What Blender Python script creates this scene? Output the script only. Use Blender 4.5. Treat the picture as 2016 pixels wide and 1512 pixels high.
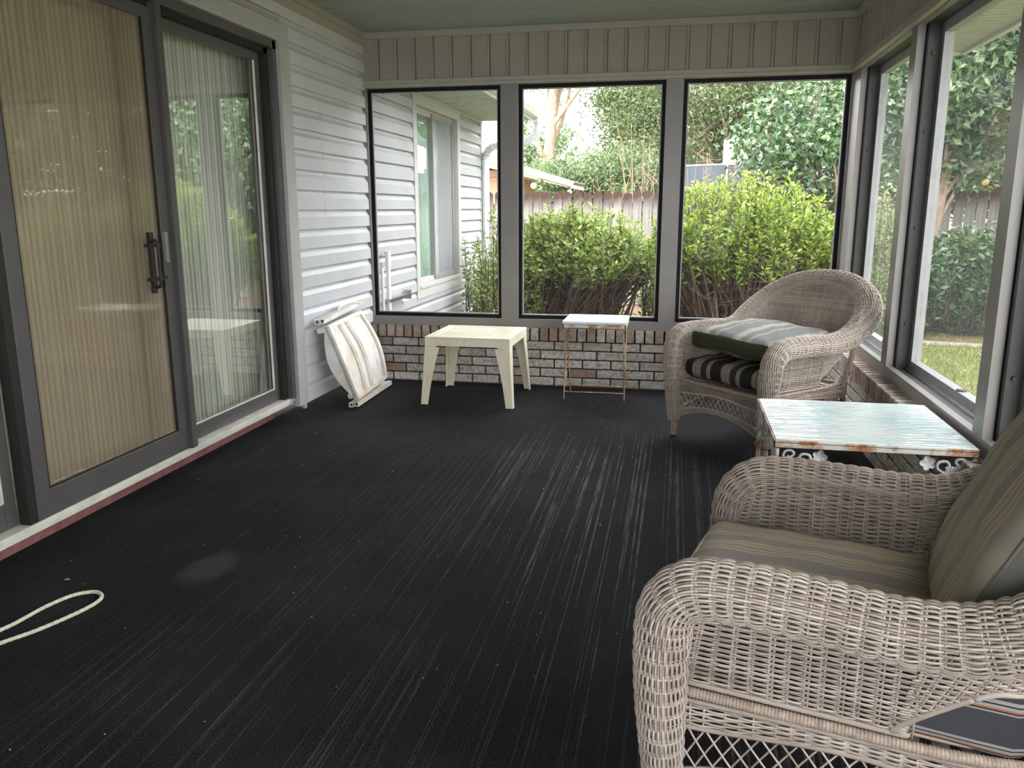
import bpy, math, random
import numpy as np
from mathutils import Vector, Matrix
PI = math.pi
random.seed(7); RNG = np.random.default_rng(7)
for o in list(bpy.data.objects): bpy.data.objects.remove(o)
SC = bpy.context.scene; COL = SC.collection

# ------------------------------------------------------------------ camera, sky, exposure
D, W, HC = 5.90, 3.386, 2.53            # back wall, right wall, ceiling
cam_d = bpy.data.cameras.new('camera'); cam = bpy.data.objects.new('camera', cam_d); COL.objects.link(cam)
SC.camera = cam
cam_d.sensor_fit = 'HORIZONTAL'; cam_d.sensor_width = 36.0; cam_d.lens = 1600.53 / 2016 * 36
cam_d.clip_start = 0.05; cam_d.clip_end = 300
_y, _p, _r = 0.1986, -0.2127, -0.0022
_f = Vector((-math.sin(_y)*math.cos(_p), math.cos(_y)*math.cos(_p), math.sin(_p)))
_rt = _f.cross(Vector((0, 0, 1))).normalized(); _up = _rt.cross(_f)
_rt, _up = _rt*math.cos(_r)+_up*math.sin(_r), -_rt*math.sin(_r)+_up*math.cos(_r)
_m = Matrix((_rt, _up, -_f)).transposed().to_4x4(); _m.translation = Vector((2.3012, 0, 1.30)); cam.matrix_world = _m

wd = bpy.data.worlds.new('overcast_sky'); SC.world = wd; wd.use_nodes = True
wn = wd.node_tree; wn.nodes.clear()
_o = wn.nodes.new('ShaderNodeOutputWorld'); _b = wn.nodes.new('ShaderNodeBackground')
_tc = wn.nodes.new('ShaderNodeTexCoord'); _nz = wn.nodes.new('ShaderNodeTexNoise'); _nz.inputs['Scale'].default_value = 2.2
_nz.inputs['Detail'].default_value = 4
_cr = wn.nodes.new('ShaderNodeValToRGB')
_cr.color_ramp.elements[0].position = .3; _cr.color_ramp.elements[0].color = (0.88, 0.92, 0.97, 1)
_cr.color_ramp.elements[1].position = .7; _cr.color_ramp.elements[1].color = (1.0, 1.0, 1.0, 1)
wn.links.new(_tc.outputs['Generated'], _nz.inputs['Vector']); wn.links.new(_nz.outputs['Fac'], _cr.inputs['Fac'])
wn.links.new(_cr.outputs['Color'], _b.inputs['Color']); _b.inputs['Strength'].default_value = 2.0
wn.links.new(_b.outputs[0], _o.inputs[0])
vs = SC.view_settings
vs.view_transform = 'Standard'; vs.look = 'None'; vs.gamma = 1.0; vs.use_curve_mapping = False; vs.exposure = 2.45
SC.cycles.max_bounces = 10; SC.cycles.diffuse_bounces = 5; SC.cycles.transparent_max_bounces = 24
SC.cycles.glossy_bounces = 4

# ------------------------------------------------------------------ materials
class NT:
    def __init__(s, name, rough=.6, spec=.3):
        s.m = bpy.data.materials.new(name); s.m.use_nodes = True; s.t = s.m.node_tree; s.t.nodes.clear()
        s.out = s.n('ShaderNodeOutputMaterial'); s.b = s.n('ShaderNodeBsdfPrincipled')
        s.b.inputs['Roughness'].default_value = rough; s.b.inputs['Specular IOR Level'].default_value = spec
        s.l(s.b.outputs[0], s.out.inputs[0])
    def n(s, t, **k):
        q = s.t.nodes.new(t)
        for a, v in k.items(): setattr(q, a, v)
        return q
    def l(s, a, b): s.t.links.new(a, b)
    def coord(s, kind='Object', scale=(1, 1, 1)):
        c = s.n('ShaderNodeTexCoord'); m = s.n('ShaderNodeMapping'); m.inputs['Scale'].default_value = scale
        s.l(c.outputs[kind], m.inputs[0]); return m.outputs[0]
    def noise(s, vec, scale=5, detail=4, rough=.6, dist=0):
        q = s.n('ShaderNodeTexNoise'); q.inputs['Scale'].default_value = scale; q.inputs['Detail'].default_value = detail
        q.inputs['Roughness'].default_value = rough; q.inputs['Distortion'].default_value = dist
        if vec: s.l(vec, q.inputs['Vector'])
        return q.outputs['Fac']
    def ramp(s, fac, stops, interp='LINEAR'):
        q = s.n('ShaderNodeValToRGB'); cr = q.color_ramp; cr.interpolation = interp
        while len(cr.elements) < len(stops): cr.elements.new(.5)
        for e, (p, c) in zip(cr.elements, stops):
            e.position = p; e.color = (c[0], c[1], c[2], 1) if isinstance(c, (tuple, list)) else (c, c, c, 1)
        s.l(fac, q.inputs[0]); return q.outputs[0]
    def mix(s, f, a, b, mode='MIX'):
        q = s.n('ShaderNodeMix', data_type='RGBA', blend_type=mode)
        for i, v in ((0, f), (6, a), (7, b)):
            if isinstance(v, (int, float)): q.inputs[i].default_value = v if i == 0 else (v, v, v, 1)
            elif isinstance(v, tuple): q.inputs[i].default_value = (*v, 1)
            else: s.l(v, q.inputs[i])
        return q.outputs[2]
    def math(s, op, a, b=0.0, c=0.0):
        q = s.n('ShaderNodeMath', operation=op)
        for i, v in enumerate((a, b, c)):
            if isinstance(v, (int, float)): q.inputs[i].default_value = v
            else: s.l(v, q.inputs[i])
        return q.outputs[0]
    def attr(s, name='rnd'):
        q = s.n('ShaderNodeAttribute', attribute_name=name); return q.outputs['Fac']
    def bump(s, h, strength=.3, dist=.01):
        q = s.n('ShaderNodeBump'); q.inputs['Strength'].default_value = strength; q.inputs['Distance'].default_value = dist
        s.l(h, q.inputs['Height']); s.l(q.outputs[0], s.b.inputs['Normal'])
    def color(s, v):
        if isinstance(v, tuple): s.b.inputs['Base Color'].default_value = (*v, 1)
        else: s.l(v, s.b.inputs['Base Color'])
        return s

def simple(name, c, rough=.6, spec=.3, metal=0, var=.12, scale=8, bump=0):
    t = NT(name, rough, spec); v = t.coord('Object'); f = t.noise(v, scale)
    t.color(t.ramp(f, [(.3, tuple(x*(1-var) for x in c)), (.7, tuple(min(1, x*(1+var)) for x in c))]))
    t.b.inputs['Metallic'].default_value = metal
    if bump: t.bump(t.noise(v, scale*25, 3), bump, .002)
    return t.m

M = {}
def m_siding(name='vinyl_siding', k=1.0):
    t = NT(name, .45, .35); v = t.coord('Object', (1, 1, 1))
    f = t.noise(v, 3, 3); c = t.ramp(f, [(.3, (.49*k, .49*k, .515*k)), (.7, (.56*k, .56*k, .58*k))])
    g = t.noise(t.coord('Object', (6, 1.5, 40)), 12, 3); t.bump(g, .12, .002); t.color(c); return t.m
M['siding'] = m_siding()
M['siding_outer'] = m_siding('exposure_dimmed_siding', .66)  # same vinyl as the porch, colour darkened to offset outdoor overexposure
M['trim'] = simple('painted_trim', (.40, .39, .38), .45, .35, var=.05)
M['header'] = simple('header_panel_vinyl', (.31, .28, .24), .5, .3, var=.06, scale=3)
M['header_batten'] = simple('header_trim', (.36, .33, .285), .5, .3, var=.05)
M['alum'] = simple('taupe_aluminium', (.22, .203, .195), .38, .45, var=.07, scale=5, bump=.1)
M['alum_light'] = simple('weathered_aluminium', (.30, .305, .31), .35, .5, var=.1, scale=20)
M['door_metal'] = simple('bronze_door_metal', (.088, .079, .079), .4, .45, var=.1, scale=6, bump=.08)
M['door_dark'] = simple('dark_door_channel', (.022, .020, .018), .5, .3)
M['black'] = simple('black_screen_spline', (.006, .006, .007), .6, .2)
M['channel'] = simple('dark_frame_channel', (.055, .058, .055), .5, .3)  # dark tone shared by frame channel, screw caps and knobs
M['white_sill'] = simple('cream_sill', (.62, .60, .53), .5, .3, var=.15, scale=12)
M['chrome'] = simple('dull_steel', (.45, .45, .45), .3, .5, metal=.9)

def m_ceiling():
    t = NT('ceiling_soffit_vinyl', .5, .3); v = t.coord('Object')
    t.color(t.ramp(t.noise(v, 2), [(.3, (.25, .27, .26)), (.7, (.29, .31, .30))])); return t.m
M['ceiling'] = m_ceiling()
M['soffit'] = simple('perforated_soffit', (.42, .43, .40), .5, .3, var=.05)

def m_carpet():
    t = NT('black_ribbed_carpet', .95, .08)
    v = t.coord('Object')
    # thin pale lines that run the length of the porch
    a = t.noise(t.coord('Object', (1, .004, 0)), 105, 1, .5)
    line = t.ramp(a, [(.585, 0), (.625, 1)])
    brk = t.ramp(t.noise(t.coord('Object', (14, 1.1, 0)), 5, 3), [(.38, .25), (.55, 1)])
    dash = t.ramp(t.noise(t.coord('Object', (60, 60, 0)), 2.4, 2), [(.38, .25), (.55, 1)])
    zone = t.ramp(t.noise(t.coord('Object', (1.0, .35, 0)), 1.1, 1), [(.40, .35), (.56, 1)])
    sep = t.n('ShaderNodeSeparateXYZ'); t.l(v, sep.inputs[0])
    edge = t.math('MULTIPLY', t.ramp(t.math('DIVIDE', sep.outputs[0], 3.4), [(.15, .12), (.45, 1)]), t.ramp(t.math('DIVIDE', sep.outputs[1], 6.0), [(.70, 1), (.84, 0.05)]))
    ln = t.math('MULTIPLY', t.math('MULTIPLY', line, dash), t.math('MULTIPLY', t.math('MULTIPLY', brk, zone), edge))
    grain = t.noise(v, 190, 4, .75)
    base = t.ramp(grain, [(.38, (.002, .002, .002)), (.56, (.014, .014, .0145)), (.72, (.075, .075, .076))])
    wear = t.ramp(t.noise(v, 1.3, 5), [(.45, 0), (.75, .35)])
    base = t.mix(wear, base, (.048, .049, .052))
    # pale worn patch near the doors
    mp = t.n('ShaderNodeMapping'); mp.vector_type = 'POINT'; mp.inputs['Location'].default_value = (-.66, -2.54, 0)
    tc = t.n('ShaderNodeTexCoord'); t.l(tc.outputs['Object'], mp.inputs[0])
    mp2 = t.n('ShaderNodeMapping'); mp2.inputs['Rotation'].default_value = (0, 0, -.35); mp2.inputs['Scale'].default_value = (5.6, 3.4, 0); t.l(mp.outputs[0], mp2.inputs[0])
    ln2 = t.n('ShaderNodeVectorMath', operation='LENGTH'); t.l(mp2.outputs[0], ln2.inputs[0])
    rr = t.math('ADD', ln2.outputs['Value'], t.math('MULTIPLY', t.noise(v, 6, 4), .9))
    patch = t.ramp(rr, [(.75, .62), (1.0, 0)])
    pc = t.mix(t.noise(v, 200, 2), (.03, .03, .032), (.085, .085, .09))
    base = t.mix(patch, base, pc)
    speck = t.ramp(t.noise(v, 150, 1), [(.78, 0), (.82, 1)])
    c = t.mix(t.math('MULTIPLY', ln, .75), base, (.15, .15, .155)); c = t.mix(t.math('MULTIPLY', speck, .25), c, (.3, .3, .3))
    t.color(c); t.bump(grain, .8, .004); t.b.inputs['Sheen Weight'].default_value = .02; t.b.inputs['Sheen Roughness'].default_value = .4; return t.m
M['carpet'] = m_carpet()

def m_brick():
    t = NT('whitewashed_brick', .85, .15); v = t.coord('Object'); r = t.attr()
    base = t.ramp(r, [(0, (.36, .17, .115)), (.25, (.42, .28, .21)), (.5, (.38, .28, .21)), (.75, (.27, .19, .15)), (1, (.46, .22, .14))])
    n = t.noise(t.coord('Object', (1, 1, 1.6)), 26, 6, .7)
    k = t.attr('wash')
    w = t.math('MULTIPLY', t.ramp(n, [(.30, .25), (.52, 1)]), k); base = t.mix(t.math('MULTIPLY', k, .85), base, (.30, .27, .235))
    c = t.mix(w, base, (.66, .635, .60)); n2 = t.noise(v, 38, 5, .75); c = t.mix(t.math('MULTIPLY', t.ramp(n2, [(.47, 0), (.62, 1)]), .6), c, (.15, .13, .115))
    t.color(c); t.bump(n, .9, .008); return t.m
M['brick'] = m_brick()
M['mortar'] = simple('dark_mortar', (.060, .050, .044), .95, .1, var=.4, scale=40, bump=.5)
M['red_curb'] = simple('mauve_painted_curb', (.23, .105, .10), .7, .2, var=.25, scale=14, bump=.5)

def m_wicker():
    t = NT('taupe_wicker', .5, .35); v = t.coord('Object'); r = t.attr()
    n = t.noise(v, 9, 4); f = t.math('ADD', t.math('MULTIPLY', r, .45), t.math('MULTIPLY', n, .75))
    c = t.ramp(f, [(.2, (.25, .20, .165)), (.55, (.41, .345, .293)), (.9, (.56, .485, .425))])
    t.color(c); t.bump(t.noise(v, 300, 2), .2, .001); return t.m
M['wicker'] = m_wicker()
M['wicker_wrap'] = simple('wicker_binding', (.38, .30, .24), .5, .3, var=.3, scale=60)

def m_stripes(name, stops, period, axis=0, dirt=.15, rough=.85, stain=None):
    t = NT(name, rough, .15); v = t.coord('Object'); sep = t.n('ShaderNodeSeparateXYZ'); t.l(v, sep.inputs[0])
    f = t.math('FRACT', t.math('ADD', t.math('DIVIDE', sep.outputs[axis], period), 10.13))
    c = t.ramp(f, stops, 'CONSTANT')
    n = t.noise(v, 7, 5); c = t.mix(t.math('MULTIPLY', t.ramp(n, [(.4, 0), (.75, 1)]), dirt), c, (.30, .28, .20))
    if stain: c = t.mix(t.math('MULTIPLY', t.ramp(t.noise(v, 4, 4), [(.5, 0), (.62, 1)]), .45), c, stain)
    t.color(c); t.bump(t.noise(v, 500, 2), .25, .001); return t.m
_bk, _dk, _tp, _gr = (.022, .021, .022), (.035, .034, .035), (.33, .27, .225), (.16, .155, .15)
M['cush_dark'] = m_stripes('charcoal_taupe_stripe', [(0, _bk), (.20, _tp), (.235, _bk), (.25, _tp), (.31, _bk), (.325, _tp), (.385, _bk), (.40, _tp), (.46, _bk), (.47, _tp), (.50, _dk), (.70, _tp), (.725, _bk), (.735, _tp), (.78, _bk), (.79, _tp), (.83, _bk), (.85, _bk)], .21, 0, .05)
M['cush_mid'] = m_stripes('grey_olive_stripe', [(0, (.20, .205, .20)), (.22, (.45, .43, .37)), (.25, (.05, .05, .05)), (.262, (.45, .43, .37)), (.32, (.08, .08, .08)), (.332, (.45, .43, .37)), (.40, (.10, .10, .1)), (.41, (.40, .38, .33)), (.46, (.20, .205, .20)), (.68, (.45, .43, .37)), (.71, (.06, .06, .06)), (.72, (.42, .40, .34)), (.76, (.20, .205, .20))], .21, 0, .05)
_ol, _o2, _o3 = (.40, .325, .245), (.265, .228, .208), (.08, .07, .056)
M['cush_olive'] = m_stripes('faded_olive_stripe', [(0, _o2), (.17, (.43, .355, .26)), (.20, _o3), (.207, _ol), (.27, _o3), (.277, _ol), (.33, _o2), (.36, _ol), (.40, _o3), (.407, (.43, .36, .265)), (.46, _o3), (.467, _ol), (.52, _o2), (.68, (.43, .35, .255)), (.73, _o3), (.737, _ol), (.80, _o2), (.83, _ol), (.88, _o3), (.887, _ol), (.94, _o2)], .25, 0, .12, stain=(.34, .30, .18))
M['olive_side'] = simple('dark_olive_fabric', (.050, .055, .032), .8, .15)
M['olive_piping'] = simple('olive_piping', (.10, .115, .055), .7, .2)
M['cush_plain'] = simple('plain_grey_olive_fabric', (.14, .132, .115), .85, .15, var=.12, scale=5)
M['cush_under'] = m_stripes('unfaded_dark_stripe', [(0, (.05, .052, .06)), (.40, (.30, .29, .28)), (.44, _bk), (.47, (.35, .12, .06)), (.51, (.3, .29, .28)), (.58, _bk), (.61, (.30, .29, .28)), (.68, (.05, .052, .06))], .085, 2, .03)

def m_plastic(name, c, yell, rough=.4):
    t = NT(name, rough, .4); v = t.coord('Object'); f = t.noise(v, 6, 6, .7)
    f2 = t.noise(t.coord('Object', (1, 1, .3)), 30, 3)
    cc = t.mix(t.math('MULTIPLY', t.ramp(f, [(.38, 0), (.66, 1)]), .8), c, yell)
    cc = t.mix(t.math('MULTIPLY', t.ramp(f2, [(.58, 0), (.72, 1)]), .35), cc, tuple(x*.55 for x in yell))
    t.color(cc); t.bump(f2, .1, .002); return t.m
M['resin_yellow'] = m_plastic('yellowed_resin', (.78, .75, .60), (.70, .61, .44))
M['resin_white'] = m_plastic('grimy_white_resin', (.86, .85, .83), (.66, .54, .40))
M['hole'] = simple('dark_tube_inside', (.03, .028, .025), .9, .1)
def m_rust(name, paint, amt, sc=9, lo=.45):
    t = NT(name, .65, .3); v = t.coord('Object'); f = t.noise(v, sc, 6, .7)
    rust = t.ramp(t.noise(v, 60, 4), [(.3, (.11, .035, .012)), (.55, (.42, .17, .045)), (.75, (.55, .30, .12))])
    c = t.mix(t.ramp(f, [(lo, 0), (lo+.12, amt)]), paint, rust); t.color(c); t.bump(f, .4, .003); return t.m
M['rust_white'] = m_rust('rusting_white_paint', (.62, .60, .54), .95)
M['rust_wire'] = m_rust('rusty_wire', (.72, .60, .46), .75, 9, .42)
M['cast_white'] = simple('white_cast_iron', (.58, .58, .56), .5, .35, var=.15, scale=40)
M['tray_white'] = simple('white_tray', (.78, .80, .83), .35, .45, var=.05)
def m_frost():
    t = NT('frosted_aqua_glass', .16, .5); v = t.coord('Object')
    w = t.n('ShaderNodeTexWave'); w.inputs['Scale'].default_value = 14; w.inputs['Distortion'].default_value = 9; w.inputs['Detail'].default_value = 3; w.inputs['Detail Scale'].default_value = 2.2
    mp = t.coord('Object', (.25, 1, 1)); w.bands_direction = 'Y'; t.l(mp, w.inputs['Vector'])
    c = t.mix(t.ramp(t.noise(v, 2.2, 4), [(.38, 0), (.62, 1)]), (.66, .69, .65), (.44, .60, .63)); c = t.mix(t.math('MULTIPLY', w.outputs['Fac'], .3), c, (.72, .80, .80))
    t.color(c); t.bump(w.outputs['Fac'], .55, .004); return t.m
M['frost'] = m_frost()
M['rope'] = simple('cream_cotton_rope', (.74, .69, .55), .85, .15, var=.2, scale=80, bump=.6)

def m_pane(name, haze, hazecol, gloss=.04, tint=(1, 1, 1)):
    m = bpy.data.materials.new(name); m.use_nodes = True; t = m.node_tree; t.nodes.clear()
    o = t.nodes.new('ShaderNodeOutputMaterial'); tr = t.nodes.new('ShaderNodeBsdfTransparent'); tr.inputs[0].default_value = (*tint, 1)
    df = t.nodes.new('ShaderNodeBsdfDiffuse'); df.inputs[0].default_value = (*hazecol, 1); gl = t.nodes.new('ShaderNodeBsdfGlossy'); gl.inputs['Roughness'].default_value = .0
    fr = t.nodes.new('ShaderNodeMath'); fr.operation = 'POWER'; fr.inputs[1].default_value = 5
    fr2 = t.nodes.new('ShaderNodeMath'); fr2.operation = 'MULTIPLY_ADD'; fr2.inputs[1].default_value = .96; fr2.inputs[2].default_value = .04
    lf = t.nodes.new('ShaderNodeLayerWeight'); lf.inputs[0].default_value = .5
    t.links.new(lf.outputs['Facing'], fr.inputs[0]); t.links.new(fr.outputs[0], fr2.inputs[0]); fr = fr2
    lw = t.nodes.new('ShaderNodeLayerWeight'); lw.inputs[0].default_value = .45
    a = t.nodes.new('ShaderNodeMixShader'); b = t.nodes.new('ShaderNodeMixShader')
    mu = t.nodes.new('ShaderNodeMath'); mu.operation = 'MULTIPLY_ADD'; mu.inputs[1].default_value = haze*.9; mu.inputs[2].default_value = haze*.6; mu.use_clamp = True
    t.links.new(lw.outputs['Facing'], mu.inputs[0]); t.links.new(mu.outputs[0], a.inputs[0]); t.links.new(tr.outputs[0], a.inputs[1]); t.links.new(df.outputs[0], a.inputs[2])
    m2 = t.nodes.new('ShaderNodeMath'); m2.operation = 'MULTIPLY'; m2.inputs[1].default_value = gloss; m2.use_clamp = True; t.links.new(fr.outputs[0], m2.inputs[0])
    t.links.new(m2.outputs[0], b.inputs[0]); t.links.new(a.outputs[0], b.inputs[1]); t.links.new(gl.outputs[0], b.inputs[2]); t.links.new(b.outputs[0], o.inputs[0]); return m
M['pane_clear'] = m_pane('clear_screen_pane', .035, (.5, .52, .52), .05)
M['pane_haze'] = m_pane('grey_insect_screen', .17, (.42, .44, .45), .1)
M['pane_door'] = m_pane('door_glass', .0, (.5, .5, .5), 3.4, (.97, .985, .965))
M['screen_door'] = m_pane('brown_door_screen', .25, (.44, .35, .25), .6, (.93, .90, .86))
M['pane_house'] = m_pane('house_window_glass', .04, (.5, .55, .53), 1.5, (.82, .93, .88))
def m_curtain(c1, c2, name, sc=38):
    t = NT(name, .9, .1); v = t.coord('Object', (0, 1, .02)); f = t.noise(v, sc, 2, .6)
    w = t.n('ShaderNodeTexWave'); w.bands_direction = 'Y'; w.inputs['Scale'].default_value = 21; w.inputs['Distortion'].default_value = 1.0; t.l(v, w.inputs['Vector'])
    f = t.math('ADD', t.math('MULTIPLY', f, .6), t.math('MULTIPLY', w.outputs['Fac'], .4))
    t.color(t.ramp(f, [(.35, c1), (.65, c2)])); return t.m
M['curtain'] = m_curtain((.52, .52, .46), (.92, .91, .85), 'ribbed_sheer_curtain')
M['curtain_win'] = m_curtain((.40, .50, .44), (.72, .80, .74), 'pale_green_blind', 50)

def m_leaf(name, a, b, c=None, rough=.35, transl=.35):
    m = bpy.data.materials.new(name); m.use_nodes = True; t = m.node_tree; t.nodes.clear()
    o = t.nodes.new('ShaderNodeOutputMaterial'); p = t.nodes.new('ShaderNodeBsdfPrincipled'); tl = t.nodes.new('ShaderNodeBsdfTranslucent'); mx = t.nodes.new('ShaderNodeMixShader')
    at = t.nodes.new('ShaderNodeAttribute'); at.attribute_name = 'rnd'; cr = t.nodes.new('ShaderNodeValToRGB')
    cr.color_ramp.elements[0].color = (*a, 1); cr.color_ramp.elements[1].color = (*b, 1); cr.color_ramp.elements[1].position = .8
    if c: e = cr.color_ramp.elements.new(1.0); e.color = (*c, 1)
    t.links.new(at.outputs['Fac'], cr.inputs[0]); t.links.new(cr.outputs[0], p.inputs['Base Color']); t.links.new(cr.outputs[0], tl.inputs[0])
    p.inputs['Roughness'].default_value = rough; p.inputs['Specular IOR Level'].default_value = .5
    mx.inputs[0].default_value = transl; t.links.new(p.outputs[0], mx.inputs[1]); t.links.new(tl.outputs[0], mx.inputs[2]); t.links.new(mx.outputs[0], o.inputs[0]); return m
M['leaf_bright'] = m_leaf('bright_shrub_leaf', (.09, .16, .018), (.29, .40, .05), (.42, .43, .12))
M['leaf_mid'] = m_leaf('green_shrub_leaf', (.09, .16, .03), (.31, .40, .10), (.52, .48, .20))
M['leaf_dark'] = m_leaf('dark_glossy_leaf', (.015, .045, .02), (.07, .15, .065), (.20, .28, .18), .25, .15)
M['leaf_camellia'] = m_leaf('camellia_leaf', (.022, .055, .024), (.095, .165, .065), (.27, .31, .15), .25, .2)
M['leaf_tree'] = m_leaf('tree_leaf', (.045, .075, .025), (.14, .19, .07), (.25, .26, .12))
M['leaf_far'] = m_leaf('hazy_tree_leaf', (.07, .12, .045), (.19, .26, .11), (.32, .34, .19))
M['leaf_brown'] = m_leaf('dry_leaf', (.16, .10, .06), (.32, .20, .11), (.42, .30, .18))
M['bark'] = simple('grey_brown_bark', (.16, .115, .09), .9, .1, var=.4, scale=20, bump=.6)
M['bark_pale'] = simple('pale_tan_bark', (.36, .26, .20), .9, .1, var=.3, scale=10, bump=.5)
M['twig'] = simple('dark_twig', (.095, .062, .052), .85, .15, var=.4, scale=20)
M['twig_pale'] = simple('dry_pale_twig', (.25, .17, .115), .85, .15, var=.2, scale=20)
def m_fence():
    t = NT('weathered_fence_wood', .9, .1); v = t.coord('Object', (1, 1, .12)); r = t.attr()
    f = t.noise(v, 22, 5, .65); c = t.ramp(t.math('ADD', f, t.math('MULTIPLY', r, .18)), [(.38, (.08, .058, .05)), (.50, (.18, .165, .15)), (.75, (.29, .28, .265))])
    sep = t.n('ShaderNodeSeparateXYZ'); t.l(t.coord('Object'), sep.inputs[0])
    top = t.ramp(t.math('ADD', sep.outputs[2], t.math('MULTIPLY', f, .35)), [(.0, 0), (1, 1)])
    top = t.ramp(t.math('SUBTRACT', t.math('ADD', sep.outputs[2], t.math('MULTIPLY', f, .55)), 1.02), [(.80, 0), (1.08, 1)])
    c = t.mix(top, c, (.060, .034, .030)); t.color(c); t.bump(f, .5, .006); return t.m
M['fence'] = m_fence()
def m_grass():
    t = NT('patchy_lawn', .95, .05); v = t.coord('Object')
    a = t.noise(v, 2.2, 5, .65); b = t.noise(v, 45, 3)
    c = t.ramp(a, [(.35, (.09, .15, .022)), (.50, (.17, .22, .05)), (.62, (.34, .26, .14)), (.75, (.13, .19, .035))])
    c = t.mix(t.ramp(b, [(.35, 0), (.65, .55)]), c, (.28, .22, .13)); t.color(c); t.bump(b, .8, .03); return t.m
M['grass'] = m_grass()
M['blade'] = m_leaf('grass_blade', (.09, .15, .025), (.27, .29, .09), (.42, .31, .19), .6, .4)
M['mulch'] = simple('brown_leaf_mulch', (.16, .10, .07), .95, .05, var=.5, scale=30, bump=.8)
M['edging'] = simple('pale_stone_edging', (.24, .205, .17), .8, .2, var=.2, scale=20)
M['gutter'] = simple('white_gutter_metal', (.62, .64, .65), .35, .45, var=.05)
M['roof'] = simple('grey_shingle', (.17, .16, .155), .9, .1, var=.3, scale=30, bump=.6)
M['nbr_wall'] = simple('peach_panel_siding', (.42, .27, .20), .7, .2, var=.08, scale=3)
M['nbr_fascia'] = simple('white_fascia', (.72, .66, .62), .6, .3, var=.08)
M['nbr_soffit'] = simple('tan_soffit', (.56, .42, .30), .7, .2)
M['net'] = simple('black_trampoline_net', (.07, .08, .10), .8, .2)
M['blue'] = simple('blue_vinyl_pad', (.10, .28, .62), .5, .3)
M['white_board'] = simple('white_backboard', (.86, .87, .88), .4, .4, var=.03)
M['pvc'] = simple('white_pvc', (.74, .74, .72), .4, .4, var=.06)
M['paper'] = simple('white_notice_paper', (.82, .86, .88), .6, .2, var=.02)
M['ink'] = simple('pale_grey_print', (.35, .42, .45), .7, .1)
M['light_block'] = simple('dark_light_block', (.12, .11, .09), .9, .1)  # dark tone of the added box that blocks light behind the curtains
def emis(name, c, s):
    t = NT(name); t.b.inputs['Emission Color'].default_value = (*c, 1); t.b.inputs['Emission Strength'].default_value = s; t.color(c); return t.m
M['bulb'] = emis('glowing_bulb', (1, .55, .18), 5.0)
M['lint'] = simple('pale_lint', (.55, .52, .46), .9, .1)

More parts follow.
